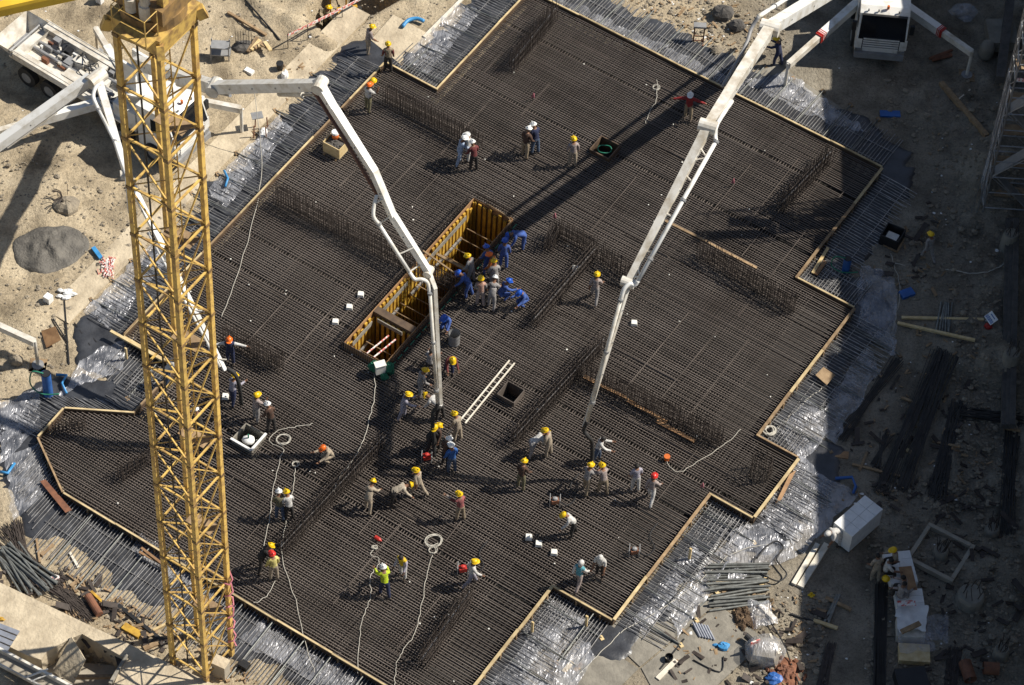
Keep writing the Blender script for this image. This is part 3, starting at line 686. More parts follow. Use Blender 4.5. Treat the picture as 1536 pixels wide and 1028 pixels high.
def truck(label, front, ang, outr, L=9.6):
    f = Vector((math.cos(ang), math.sin(ang), 0)); s = Vector((-f.y, f.x, 0)); g = front.z
    W = lambda x, y, z: front-f*x+s*y+UPZ*z            # x metres behind the front bumper
    t_ = thing('concrete_pump_truck', label, 'truck', W(L/2, 0, 0), 'concrete pump trucks')
    m = MB(); m.obox(W(L/2+.4, 0, .95), f*(L/2-.7), s*.45, UPZ*.14); m.build('chassis', 'grey_paint', t_)
    # cab with a raked front
    m = MB(); y = 1.1
    pr = [(.12, .55), (2.15, .55), (2.2, 2.95), (.75, 3.05), (.42, 2.85), (.1, 1.75)]
    n = len(pr); m.add([W(a, -y, b_) for a, b_ in pr]+[W(a, y, b_) for a, b_ in pr], [tuple(range(n)), tuple(range(2*n-1, n-1, -1))]+[(i, n+i, n+(i+1) % n, (i+1) % n) for i in range(n)])
    cab = m.build('cab', 'white_paint', t_)
    m = MB(); q = [(.065, 1.6), (.40, 2.83)]; e = .015
    m.add([W(q[0][0]-e, -1.04, q[0][1]), W(q[0][0]-e, 1.04, q[0][1]), W(q[1][0]-e, 1.0, q[1][1]), W(q[1][0]-e, -1.0, q[1][1]), W(q[0][0]+.03, -1.04, q[0][1]), W(q[0][0]+.03, 1.04, q[0][1]), W(q[1][0]+.03, 1.0, q[1][1]), W(q[1][0]+.03, -1.0, q[1][1])], [(0, 1, 2, 3), (4, 7, 6, 5), (0, 4, 5, 1), (1, 5, 6, 2), (2, 6, 7, 3), (3, 7, 4, 0)])
    m.build('windscreen', 'glass_dark', cab)
    for sg in (-1, 1):
        m = MB(); m.obox(W(.95, sg*1.105, 2.2), f*.45, s*.01, UPZ*.36); m.build('side_window', 'glass_dark', cab)
        m = MB(); m.obox(W(.3, sg*1.28, 2.15), f*.06, s*.1, UPZ*.26); m.build('mirror', 'black', cab)
        m = MB(); m.obox(W(.07, sg*.95, .85), f*.03, s*.16, UPZ*.09); m.build('headlight', 'steel', cab)
        m = MB(); m.obox(W(.085, sg*1.0, 1.35), f*.02, s*.16, UPZ*.3); m.build('corner_panel', 'white_paint', cab)
    m = MB(); m.obox(W(.095, 0, 1.35), f*.02, s*.84, UPZ*.36); m.build('grille_back', 'black', cab)
    for k in range(5):
        m = MB(); m.obox(W(.06, 0, 1.06+.14*k), f*.025, s*.8, UPZ*.035); m.build('grille_slat', 'white_paint', cab)
    m = MB(); m.obox(W(.1, 0, .62), f*.14, s*1.1, UPZ*.16); m.build('bumper', 'grey_paint', cab)
    m = MB(); m.obox(W(.33, 0, 2.86), f*.06, s*1.0, UPZ*.025); m.build('sun_visor', 'black', cab)
    m = MB(); m.tube([W(.62, .1, 3.04), W(.62, .1, 3.22)], .06, 8); m.build('beacon', 'orange', cab)
    for sg in (-.75, -.3, .6): m = MB(); m.obox(W(.5, sg, 3.0), f*.03, s*.03, UPZ*.06); m.build('roof_horn', 'grey_paint', cab)
    for x in (1.3, 3.0, L-3.0, L-1.7):
        for sg in (-1, 1):
            c = W(x, sg*1.08, .5); m = MB(); m.tube([c-s*.15, c+s*.15], .5, 18); w_ = m.build('wheel', 'rubber', t_); m = MB(); m.tube([c-s*.165, c+s*.165], .27, 14); m.build('rim', 'grey_paint', w_)
    # deck, side boxes, hopper
    m = MB(); m.obox(W(L/2+1.2, 0, 1.2), f*(L/2-1.9), s*1.15, UPZ*.06); m.build('deck', 'white_dirty', t_)
    for sg in (-1, 1):
        m = MB(); m.obox(W(L/2+1.3, sg*1.02, 1.42), f*(L/2-2.3), s*.2, UPZ*.17); m.build('side_box', 'white_dirty', t_)
        m = MB(); m.tube([W(3.6, sg*1.15, 1.72), W(L-.9, sg*1.15, 1.72)], .025, 6); m.build('deck_rail', 'white_dirty', t_)
    for k, (x, yy) in enumerate(((4.6, -.4), (5.3, .35), (6.0, -.25), (6.6, .3), (5.0, .1), (4.3, .5), (5.7, .55), (6.3, -.6), (7.0, 0), (7.5, .5), (5.5, -.6), (4.9, -.7))):
        m = MB(); m.obox(W(x, yy, 1.42), f*random.uniform(.15, .4), s*random.uniform(.12, .25), UPZ*random.uniform(.1, .22)); m.build('deck_machinery', random.choice(['grey_paint', 'black', 'white_dirty']), t_)
    for k in range(26):
        m = MB(); x, yy = random.uniform(3.9, L-1.6), random.uniform(-.75, .75); m.obox(W(x, yy, 1.36), f*random.uniform(.04, .22), s*random.uniform(.03, .14), UPZ*random.uniform(.06, .2)); m.build('deck_machinery', random.choice(['grey_paint', 'black', 'white_dirty', 'rust', 'white_paint']), t_)
    for k in range(6):
        m = MB(); x, yy = random.uniform(4.2, L-2), random.uniform(-.6, .6); m.tube(smoothline([W(x+random.uniform(-.5, .5), yy+random.uniform(-.35, .35), 1.5+random.uniform(0, .25)) for _ in range(5)], 4), .025, 5); m.build('hydraulic_hose', 'cable_black', t_)
    for yy in (-.32, .32): m = MB(); m.tube([W(4.2, yy, 1.5), W(L-1.3, yy*.6, 1.35)], .085, 12); m.build('pump_cylinder', 'grey_paint', t_)
    m = MB(); pts = [W(5.2+.25*math.sin(k), -.1+.3*math.cos(k*1.1), 1.62+.03*k) for k in range(12)]; m.tube(smoothline(pts, 3), .03, 5); m.build('hydraulic_hoses', 'cable_black', t_)
    hb = [W(L-1.2, -.75, .75), W(L-.1, -.75, .75), W(L-.1, .75, .75), W(L-1.2, .75, .75)]; ht = [W(L-1.35, -1.15, 1.6), W(L+.25, -1.15, 1.6), W(L+.25, 1.15, 1.6), W(L-1.35, 1.15, 1.6)]
    m = MB(); m.add(hb+ht, [(0, 1, 2, 3), (0, 4, 5, 1), (1, 5, 6, 2), (2, 6, 7, 3), (3, 7, 4, 0)]); m.build('hopper', 'white_dirty', t_)
    m = MB(); m.tube([W(L-.6, -1.05, 1.3), W(L-.6, 1.05, 1.3)], .06, 8); m.build('mixer_shaft', 'grey_paint', t_)
    # pedestal, turret
    m = MB(); m.obox(W(3.0, 0, 1.5), f*.62, s*1.0, UPZ*.55); m.build('pedestal', 'white_paint', t_)
    m = MB(); m.tube([W(3.0, 0, 2.05), W(3.0, 0, 2.7)], .62, 22); m.build('slewing_ring', 'white_dirty', t_)
    m = MB(); m.tube([W(3.0, 0, 2.7), W(3.0, 0, 2.8)], .78, 22); m.build('ring_flange', 'white_paint', t_)
    for sg in (-1, 1): m = MB(); m.obox(W(3.1, sg*.4, 3.5), f*.42, s*.06, UPZ*.78); m.build('turret_cheek', 'white_paint', t_)
    for (xs, ys, elb, foot, striped) in outr:
        p0 = W(xs, ys, 1.45); e = elb; mid = p0.lerp(e, .55)
        m = MB(); m.beam(p0, mid, .34, .42); o = m.build('outrigger', 'white_paint', t_); m = MB(); m.beam(p0.lerp(e, .5), e, .24, .3); m.build('outrigger_extension', 'white_dirty', o)
        if striped:
            for k in range(4): m = MB(); x = p0.lerp(e, .515+.012*k*1.6); m.beam(x, x+(e-p0).normalized()*.05, .35, .43); m.build('red_stripe', 'red', o)
        m = MB(); m.tube([e+UPZ*.12, foot+UPZ*.05], .075, 10); m.build('outrigger_leg', 'white_dirty', o); m = MB(); m.tube([foot, foot+UPZ*.06], .25, 14); m.build('foot_pad', 'grey_paint', o)
        m = MB(); m.obox(foot-UPZ*.05, (.35, 0, 0), (0, .35, 0), (0, 0, .05)); m.build('timber_pad', 'timber_old', o)
    return t_, W
def foot(px, py, h=1.45):
    f_ = on_ground(px, py); return (f_+UPZ*h, f_)
# right truck facing the camera
fr = on_ground(1315, 99)
e1, f1 = foot(1177, 131); e2, f2 = foot(1450, 113); e3, f3 = foot(1230, -60); e4, f4 = foot(1420, -90)
trR, WR = truck('white concrete pump truck facing the viewer at the top right', fr, R_(-92), [(2.5, -1.0, e1, f1, True), (2.5, 1.0, e2, f2, True), (8.4, -1, e3, f3, False), (8.4, 1, e4, f4, False)])
T = gp(1300, -46, 4.4); J1 = gp(1155, 42, 12.6); J2 = gp(1062, 190, 13.3); J3 = gp(942, 424, 10.0); J4 = gp(877, 640, 3.2)
section(trR, [T, J1], .55, .7, .5, .6, 'white_paint'); section(trR, [J1-UPZ*.05, J1.lerp(J2, .5)+UPZ*.03, J2], .5, .6, .42, .46, 'white_dirty')
section(trR, [J2+UPZ*.0, J3], .40, .42, .28, .3, 'white_dirty'); section(trR, [J3, J4], .26, .28, .17, .18, 'white_dirty')
for J, r_ in ((J1, .3), (J2, .27), (J3, .2)): knuckle(trR, J, Vector((1, -.3, 0)).normalized(), r_, r_*2.6)
pipe(trR, [T+Vector((-.7, .2, .5)), J1+Vector((-.5, .1, .5))], .09)
pipe(trR, [J1+Vector((-.5, .1, .5)), J1+Vector((-.75, -.2, .1)), J1.lerp(J2, .18)+Vector((-.55, 0, -.2)), J1.lerp(J2, .55)+Vector((-.5, 0, -.35))], .08, 'grey_paint', 4)
q0 = gp(1073, 203, 13.1); q1 = gp(957, 421, 10.3)
pipe(trR, [gp(1098, 152, 13.0), J2+Vector((.35, .1, .1)), q0, gp(1074, 212, 13.05)], .085, 'white_paint', 4); pipe(trR, [gp(1074, 212, 13.05), q1], .085)
pipe(trR, [q1, gp(952, 428, 10.1), gp(945, 426, 10.15), gp(936, 434, 10.0), gp(931, 450, 9.6)], .085, 'white_paint', 4); pipe(trR, [gp(931, 450, 9.6), gp(881, 632, 3.6)], .075, 'white_dirty')
for k, f_ in enumerate((.12, .3, .55, .8, .97)):
    a = J2.lerp(J3, f_); b_ = gp(1074, 212, 13.05).lerp(q1, f_); m = MB(); m.tube([a, b_], .035, 6); m.build('pipe_bracket', 'white_dirty', trR)
    if f_ in (.12, .97): m = MB(); m.tube([J2.lerp(J3, f_-.08 if f_ > .5 else f_+.1), b_], .03, 6); m.build('pipe_bracket', 'white_dirty', trR)
ram(trR, J1.lerp(J2, .55)-UPZ*.45, J2-UPZ*.45+Vector((-.1, 0, 0)), .1); ram(trR, J2.lerp(J3, .6)-UPZ*.35, J3-UPZ*.3, .07)
pipe(trR, [gp(881, 632, 3.6), gp(876, 645, 3.0), gp(882, 655, 2.7), gp(888, 664, 2.2), gp(888, 690, 1.2), gp(886, 712, .55)], .085, 'rubber', 5, 'end_hose')

# left truck behind the crane mast
fr = gp(292, 238, ZG)
e1, f1 = foot(147, 79, 1.5); e2, f2 = foot(363, 199, 1.5); e3, f3 = foot(-45, 246, 1.5)
trL, WL = truck('white concrete pump truck parked on sand behind the crane mast', fr, R_(-33), [(4.9, 1.0, e1, f1, False), (2.8, 1.0, e2, f2, False), (4.4, -1.0, e3, f3, False)], 10.2)
T2 = WL(3.0, 0, 4.1); K1 = gp(322, 131, 11.5); K2 = gp(480, 128, 16); Kb0 = gp(500, 162, 15.6); Kb1 = gp(560, 256, 14.0); Kb2 = gp(588, 322, 12.3); K3 = gp(643, 408, 9.6); K4 = gp(661, 606, 2.9)
section(trL, [T2, K1], .5, .62, .46, .55, 'white_paint'); section(trL, [K1, K2], .44, .52, .38, .46, 'white_paint')
section(trL, [K2, Kb0, Kb1, Kb2, K3], .38, .42, .26, .3, 'white_paint'); section(trL, [K3, gp(652, 432, 9.2), K4], .2, .22, .15, .16, 'white_dirty')
for J, r_ in ((K1, .28), (K2, .25), (K3, .17)): knuckle(trL, J, Vector((.3, 1, 0)).normalized(), r_, r_*2.4)
ram(trL, T2.lerp(K1, .55)-UPZ*.5, K1.lerp(K2, .15)-UPZ*.5, .12); ram(trL, K1.lerp(K2, .62)-UPZ*.45, K2-UPZ*.55, .1)
pipe(trL, [gp(470, 138, 15.7), gp(478, 148, 15.5), gp(520, 215, 14.6), gp(566, 292, 13.0)], .075, 'pipe_brown', 4)
pipe(trL, [gp(566, 292, 13.0), gp(562, 304, 12.8), gp(560, 324, 12.4), gp(568, 336, 12.1)], .075, 'white_paint', 4); pipe(trL, [gp(568, 336, 12.1), gp(614, 408, 9.9)], .075)
pipe(trL, [gp(614, 408, 9.9), gp(622, 419, 9.6), gp(632, 419, 9.6), gp(641, 424, 9.4), gp(645, 440, 9.0)], .075, 'white_paint', 4); pipe(trL, [gp(645, 440, 9.0), gp(656, 604, 3.2)], .07, 'white_dirty')
for pa, za, pb, zb_ in (((572, 334), 12.0, (590, 322), 12.3), ((598, 382), 10.7, (620, 372), 10.9), ((614, 408), 9.9, (632, 396), 10.0), ((565, 304), 12.8, (576, 298), 13.0), ((562, 286), 13.1, (571, 280), 13.3), ((535, 236), 14.2, (543, 231), 14.4)):
    m = MB(); m.tube([gp(*pa, za), gp(*pb, zb_)], .032, 6); m.build('pipe_bracket', 'white_dirty', trL)
pipe(trL, [gp(657, 604, 3.0), gp(655, 612, 2.75), gp(650, 618, 2.5), gp(649, 636, 1.9), gp(651, 662, .9), gp(652, 684, .25)], .085, 'rubber', 5, 'end_hose')

# third pump, its chassis standing off the left edge
fr = gp(-330, 330, ZG); e1, f1 = foot(57, 548, 1.5)
trT, WT = truck('white pump truck off the left edge whose boom arm and outrigger reach in', fr, R_(150), [(2.2, 1.0, e1, f1, False)], 9.6)
T3 = gp(-150, 322, 5.2); A1 = gp(137, 117, 8.6); A2 = gp(190, 262, 8.0); A3 = gp(338, 556, 2.9)
section(trT, [WT(3, 0, 4.0), T3, A1], .5, .62, .42, .5, 'white_paint'); section(trT, [A1+Vector((.35, -.2, -.1)), A2], .36, .4, .28, .3, 'white_paint'); section(trT, [A2, A3], .28, .3, .16, .18, 'white_paint')
knuckle(trT, A1+Vector((.2, 0, 0)), Vector((.6, .8, 0)).normalized(), .3, .8); knuckle(trT, A2, Vector((1, .2, 0)).normalized(), .2, .5)
pipe(trT, [gp(150, 126, 8.8), gp(143, 132, 8.8), gp(140, 146, 8.6), gp(148, 165, 8.5)], .08, 'white_paint', 4); pipe(trT, [gp(148, 165, 8.5), gp(172, 212, 8.3), gp(189, 262, 8.2)], .07); pipe(trT, [gp(189, 262, 8.2), gp(194, 320, 7.0)], .06)
pipe(trT, [A2.lerp(A3, .3)+Vector((-.3, 0, 0)), A3+Vector((-.2, 0, .2))], .06)
for f_ in (.45, .7, .95): m = MB(); x = A2.lerp(A3, f_); m.tube([x+Vector((-.3, 0, .1)), x+Vector((.25, 0, .1))], .03, 6); m.build('pipe_bracket', 'white_dirty', trT)
ram(trT, T3.lerp(A1, .55)-UPZ*.45, A1-UPZ*.45, .1)
pipe(trT, [gp(338, 554, 2.9), gp(346, 556, 2.9), gp(355, 566, 2.6), gp(360, 585, 1.8), gp(362, 606, .7)], .085, 'rubber', 5, 'end_hose')
# ================================================================== PEOPLE
# pose: torso lean, (hip flex, knee) left/right, arms (flex, abduct, elbow) left/right, squat legs, head pitch
POSES = {
 'stand': (4, ((3, 4), (-3, 4)), ((8, 8, 18), (4, 9, 14)), 10), 'look': (10, ((6, 8), (-4, 4)), ((10, 7, 30), (8, 7, 36)), 28),
 'walk': (7, ((24, 8), (-18, 22)), ((-20, 8, 20), (24, 8, 25)), 8), 'phone': (4, ((4, 4), (-4, 5)), ((10, 8, 20), (50, 20, 118)), 5),
 'bend': (72, ((10, 12), (-6, 6)), ((20, 5, 8), (28, 8, 10)), 60), 'lean': (34, ((14, 18), (-8, 8)), ((26, 6, 18), (32, 7, 20)), 35),
 'squat': (28, ((95, 130), (80, 125)), ((45, 8, 30), (50, 8, 35)), 25), 'sit': (12, ((82, 85), (78, 80)), ((30, 8, 50), (35, 8, 45)), 15),
 'out': (3, ((6, 6), (-5, 4)), ((10, 78, 10), (10, 72, 12)), 5), 'hold': (14, ((14, 14), (-12, 6)), ((48, 6, 30), (42, 8, 38)), 15),
 'point': (6, ((5, 5), (-5, 5)), ((78, 15, 5), (10, 8, 20)), 8)}
def cloth(rgb):
    k = 'cloth_%02x%02x%02x' % tuple(int(c*255) for c in rgb)
    return mat(k, rgb, .9, c2=tuple(c*.5+.02 for c in rgb), scale=9, bump=.6)
BEI = (.46, .38, .28); GRY = (.36, .34, .33); PNK = (.45, .37, .34); WHT = (.74, .72, .68); BLU = (.055, .12, .40); NAV = (.02, .03, .09); DRK = (.03, .025, .022)
LIL = (.42, .40, .47); KHA = (.38, .30, .20); BRN = (.10, .05, .03); RED = (.36, .02, .02); MAR = (.2, .04, .04); OLV = (.2, .18, .1); LBL = (.45, .55, .72); YEL = (.75, .66, .22); HIV = (.62, .78, .02); TEA = (.12, .42, .5); ORG_ = (.7, .2, .03); JEA = (.08, .12, .2)
HY = (.76, .5, .01); HW = (.85, .85, .82); HB = (.02, .1, .5); HO = (.85, .17, .02); HR = (.65, .04, .03)
for nm, c_ in (('hat_yellow', HY), ('hat_white', HW), ('hat_blue', HB), ('hat_orange', HO), ('hat_red', HR)): mat(nm, c_, .3, c2=tuple(x*.85 for x in c_))
HATM = {HY: 'hat_yellow', HW: 'hat_white', HB: 'hat_blue', HO: 'hat_orange', HR: 'hat_red'}
hat_me = {}
def hat_mesh(mn):
    if mn not in hat_me:
        m = MB(); m.ell((0, 0, 0), .122, .142, .12, 14, 5, half=True); m.tube([(0, 0, -.012), (0, 0, .008)], .146, 16); m.ell((0, .1, 0), .13, .12, .02, 12, 3, half=True); m.beam((0, -.12, .1), (0, .12, .1), .03, .05)
        me = bpy.data.meshes.new('hard_hat'); me.from_pydata(m.v, [], m.f); me.materials.append(MATS[mn]); hat_me[mn] = me
    return hat_me[mn]
def hood_mesh(c):
    k = str(c)
    if k not in hat_me:
        m = MB(); m.ell((0, -.01, -.03), .125, .14, .16, 12, 7); me = bpy.data.meshes.new('hood'); me.from_pydata(m.v, [], m.f); me.materials.append(cloth(c)); me.polygons.foreach_set('use_smooth', [True]*len(me.polygons)); hat_me[k] = me
    return hat_me[k]
def skel(pose, H=1.0):
    lean, legs, arms, hp = POSES[pose]; r = R_
    V, Ed, Ra, Bn = [], [], [], []
    def v(p, ra): V.append(Vector(p)*H); Ra.append(ra*H); return len(V)-1
    def e(a, b_, lab): Ed.append((a, b_)); Bn.append((a, b_, lab))
    ld = Vector((0, math.sin(r(lean)), math.cos(r(lean))))
    P = Vector((0, 0, .94)); pel = v(P, .135); wa = v(P+ld*.16, .128); ch = v(P+ld*.36, .15); nb = v(P+ld*.50, .085)
    hd = Vector((0, math.sin(r(lean*.7+hp*.6)), math.cos(r(lean*.7+hp*.6)))); n1 = P+ld*.50+hd*.07; ne = v(n1, .058); h1 = v(n1+hd*.08+Vector((0, .02, 0)), .088); h2 = v(n1+hd*.18+Vector((0, .015, 0)), .082)
    e(pel, wa, 'shirt'); e(wa, ch, 'shirt'); e(ch, nb, 'shirt'); e(nb, ne, 'skin'); e(ne, h1, 'skin'); e(h1, h2, 'skin')
    hands = []
    for sg, (fl, ab, el) in zip((-1, 1), arms):
        S = P+ld*.45+Vector((sg*.19, 0, 0)); si = v(S, .07); e(nb, si, 'shirt')
        def dr(a): return Vector((sg*math.sin(r(ab)), math.sin(r(a))*math.cos(r(ab)), -math.cos(r(a))*math.cos(r(ab))))
        d1 = dr(fl); E_ = S+d1*.285; d2 = dr(fl+el); d2.x *= .55 if ab < 60 else 1; d2.normalize(); Wp = E_+d2*.25; hp_ = Wp+d2*.075
        ei = v(E_, .055); wi = v(Wp, .04); pi_ = v(hp_, .042); e(si, ei, 'sleeve'); e(ei, wi, 'fore'); e(wi, pi_, 'skin'); hands.append((hp_*H, d2, sg))
    for sg, (fl, kn) in zip((-1, 1), legs):
        Hh = P+Vector((sg*.095, 0, -.04)); hi = v(Hh, .095)
        d1 = Vector((sg*.07, math.sin(r(fl)), -math.cos(r(fl)))).normalized(); K = Hh+d1*.43; d2 = Vector((sg*.03, math.sin(r(fl-kn)), -math.cos(r(fl-kn)))).normalized(); A = K+d2*.41
        ki = v(K, .072); ai = v(A, .055); ti = v(A+Vector((sg*.03, .17, -.045)), .045); e(pel, hi, 'trouser'); e(hi, ki, 'trouser'); e(ki, ai, 'trouser'); e(ai, ti, 'boot')
    foot_ = min(q.z-ra for q, ra in zip(V, Ra)); fx = [q for q in V]; ank = [V[i] for i in range(len(V)) if abs(V[i].z-ra_min(V)) < .35*H]
    off = Vector((0, sum(q.y for q in ank)/len(ank)-.05, foot_)) if pose != 'sit' else Vector((0, 0, V[0].z-.12))
    V = [q-off for q in V]; hands = [(h-off, d, s) for h, d, s in hands]
    return V, Ed, Ra, Bn, hands, V[h1], V[h2], hd
def ra_min(V): return min(q.z for q in V)
PEOPLE = []
def P_(px, py, yaw, pose, hat, shirt, trou, label, z=.03, vest=None, fore=None, H=1.0): PEOPLE.append((px, py, yaw, pose, hat, shirt, trou, label, z, vest, fore, H))
P_(552, 80, -60, 'look', HY, PNK, BEI, 'worker in mottled beige clothes and yellow helmet standing on the plywood walkway', None)
P_(582, 107, 10, 'stand', HY, MAR, DRK, 'worker in tan vest and black trousers straddling the formwork corner at the top', -.02, vest=KHA)
P_(552, 167, -40, 'phone', HO, WHT, OLV, 'worker in white shirt and orange helmet raising a hand near the upper left edge')
P_(688, 247, -60, 'hold', HW, LBL, LBL, 'man in pale blue overalls and white helmet, leftmost of three white helmets')
P_(702, 240, 100, 'stand', HW, WHT, WHT, 'man in white clothes and white helmet standing behind the maroon shirt')
P_(710, 255, 30, 'look', HW, MAR, DRK, 'man in maroon checked shirt and white helmet near the top rebar wall')
P_(787, 236, -30, 'look', HW, BRN, KHA, 'man in brown jacket, beige trousers and white helmet', H=1.04)
P_(802, 230, 40, 'look', HW, NAV, JEA, 'man in navy jacket and jeans beside the brown jacket', H=1.04)
P_(858, 249, 10, 'stand', HY, PNK, BEI, 'worker in pinkish shirt and yellow helmet left of the green hose box')
P_(1031, 180, 170, 'out', HW, RED, KHA, 'man in red jacket with both arms spread below the long boom', H=1.03)
P_(1166, 99, 60, 'hold', HY, NAV, NAV, 'worker in navy overalls and yellow helmet beside the truck outrigger', None)
P_(785, 372, 110, 'bend', HB, BLU, BLU, 'worker in blue overalls bending over at the upper right corner of the pit', fore=BLU)
P_(755, 401, 0, 'stand', HB, BLU, BLU, 'worker in blue overalls standing with his back turned beside the pit', fore=BLU)
P_(731, 412, 30, 'look', HB, BLU, BLU, 'worker in blue hidden behind the orange shirt at the pit', fore=BLU)
P_(739, 421, 70, 'look', HO, ORG_, GRY, 'worker in orange shirt and orange helmet in the crowd beside the pit')
P_(741, 434, 20, 'look', HY, GRY, GRY, 'worker in grey and yellow helmet just below the orange shirt')
P_(706, 424, 60, 'look', HY, GRY, GRY, 'worker in grey and yellow helmet leaning over the pit edge')
P_(703, 446, 80, 'lean', HB, BLU, BLU, 'worker in blue stooping at the lower left of the crowd by the pit', fore=BLU)
P_(720, 458, 10, 'stand', HY, GRY, PNK, 'worker in grey with an orange patch on his back by the pit', vest=(.55, .33, .25))
P_(737, 463, -10, 'lean', HW, GRY, GRY, 'worker in grey and white helmet at the bottom of the crowd by the pit')
P_(757, 448, -60, 'squat', HB, BLU, BLU, 'worker in dark blue crouching to the right of the grey white-helmeted worker', fore=BLU)
P_(782, 461, 130, 'squat', HB, BLU, BLU, 'worker in blue squatting alone at the right of the crowd', fore=BLU)
P_(891, 452, -10, 'walk', HY, PNK, GRY, 'worker in pinkish grey and yellow helmet standing alone left of the long boom')
P_(668, 497, 160, 'squat', HB, BLU, BLU, 'worker in blue crouching behind the boom beside the grey drum', fore=BLU)
P_(644, 548, -20, 'sit', None, GRY, DRK, 'bareheaded man in grey shirt sitting left of the boom pipe', .3)
P_(673, 560, 200, 'lean', HY, MAR, NAV, 'worker in red checked shirt and yellow helmet right of the boom pipe')
P_(630, 594, -60, 'look', HY, GRY, GRY, 'worker in dusty grey and yellow helmet above the pair near the boom tip')
P_(603, 628, -80, 'hold', HY, LIL, LIL, 'worker in lilac grey holding a plank left of the boom tip')
P_(660, 629, 60, 'bend', HY, WHT, DRK, 'worker in white bending right at the tip of the middle boom')
P_(642, 677, -60, 'lean', HY, DRK, DRK, 'worker in black and yellow helmet holding the middle boom hose')
P_(655, 672, 150, 'look', HY, BRN, DRK, 'worker in dark brown directly behind the middle boom hose')
P_(686, 661, 50, 'look', HY, BEI, BEI, 'worker in beige and yellow helmet above the blue jacket')
P_(668, 699, -30, 'look', HW, BRN, DRK, 'man in dark clothes and white helmet next to the blue jacket')
P_(677, 708, 30, 'stand', HW, (.03, .14, .45), JEA, 'man in bright blue jacket and white helmet below the middle boom', H=1.04)
P_(385, 631, -40, 'phone', HY, PNK, GRY, 'worker in pinkish grey raising his arm above the white-rimmed box-out')
P_(407, 647, 40, 'look', HW, BRN, DRK, 'man in dark brown and white helmet right of the white-rimmed box-out')
P_(346, 545, 180, 'out', HO, WHT, NAV, 'worker with orange helmet and navy vest standing just right of the mast', vest=NAV)
P_(349, 606, -30, 'hold', HY, LIL, NAV, 'worker in lilac shirt holding the hose right of the crane mast')
P_(490, 694, 120, 'squat', HO, BEI, BEI, 'worker in beige squatting alone on the mat left of centre')
P_(552, 768, -20, 'lean', HY, BEI, BEI, 'worker in beige, leftmost of the three beige workers in a row')
P_(589, 757, -70, 'bend', HY, (.55, .47, .36), DRK, 'worker in cream shirt bending double, middle of three beige workers')
P_(628, 743, 60, 'walk', HY, BEI, BEI, 'worker in beige, rightmost of the three beige workers in a row')
P_(690, 780, 40, 'point', HY, MAR, KHA, 'worker in maroon vest stretching out an arm in the lower middle', vest=(.35, .1, .1), fore=(.35, .3, .27))
P_(420, 779, 10, 'look', HW, OLV, JEA, 'man in olive jacket and white helmet left of a man in white')
P_(434, 779, 30, 'look', HY, WHT, DRK, 'man in white shirt and yellow helmet next to the olive jacket')
P_(391, 857, -60, 'lean', HY, DRK, DRK, 'worker in dark clothes and yellow helmet just left of the yellow shirt')
P_(411, 869, 30, 'stand', HR, YEL, BEI, 'worker in pale yellow shirt and red helmet near the lower left edge', fore=YEL)
P_(604, 866, 150, 'look', None, (.6, .55, .65), WHT, 'worker in pale clothes with a yellow apron, bareheaded, above the hi-vis vest', vest=(.8, .55, .02))
P_(577, 894, 20, 'hold', HW, HIV, NAV, 'man in bright yellow hi-vis vest and white helmet near the bottom', vest=HIV, H=1.03)
P_(705, 878, -70, 'walk', HY, WHT, LIL, 'worker in white and yellow helmet next to the red vibrator engine')
P_(860, 803, 100, 'lean', HY, WHT, DRK, 'worker in white shirt and yellow helmet above the lower white-clad pair')
P_(781, 733, -20, 'look', HY, BRN, OLV, 'worker in brown and yellow helmet standing alone right of centre')
P_(796, 684, -60, 'bend', HY, WHT, GRY, 'worker in white bending over a pale board beside the man in cream')
P_(822, 684, 70, 'look', HY, BEI, BEI, 'worker in cream with pale vest right of the bending white shirt')
P_(894, 692, -90, 'hold', None, WHT, JEA, 'bareheaded man in white shirt and jeans gripping the right boom hose')
P_(878, 739, -30, 'hold', HY, GRY, KHA, 'worker in grey and yellow helmet, left of two holding the hose end')
P_(904, 740, 30, 'hold', HY, PNK, KHA, 'worker in pale pink and yellow helmet, right of two holding the hose end')
P_(952, 736, 20, 'stand', None, LIL, WHT, 'worker in white with a yellow bag and dark hair left of the red helmet')
P_(975, 753, -20, 'walk', HR, PNK, WHT, 'worker in pinkish white and red helmet right of the boom hose')
P_(866, 881, -30, 'walk', 'hood', WHT, PNK, 'hooded worker in white with a teal vest by the lower formwork', vest=TEA)
P_(899, 866, 160, 'look', 'hood', WHT, DRK, 'hooded worker all in white standing right of the teal vest')
P_(1391, 391, 30, 'walk', HY, GRY, GRY, 'worker in grey and yellow helmet walking in the shade at right', None)
P_(1258, 815, 120, 'bend', 'hood', WHT, WHT, 'hooded worker in white bending at the end of the white boards', None)
P_(1343, 842, 100, 'sit', HY, BEI, DRK, 'worker with yellow helmet sitting at the top end of the block pallets', .52)
P_(1311, 872, 20, 'look', None, BEI, BEI, 'bareheaded worker in beige standing left of the block pallets', None)
P_(1357, 884, 80, 'sit', None, PNK, DRK, 'dark-haired worker sitting back on the middle block pallet', .52)
P_(1349, 896, -40, 'sit', None, GRY, GRY, 'worker in grey sitting on the lower block pallet with his back turned', .52)
P_(1327, 858, -80, 'sit', None, WHT, DRK, 'worker in white shirt sitting on the left rim of the block pallets', .48)
P_(489, 52, -40, 'look', HY, OLV, DRK, 'worker with yellow helmet standing down in the excavated hole', -2.25)
P_(252, 576, -60, 'lean', HY, WHT, JEA, 'worker in white shirt and yellow helmet seen through the crane mast', .03)
P_(300, 655, 40, 'look', HW, DRK, DRK, 'worker with white helmet half hidden behind the crane mast', .03)
tmp = []
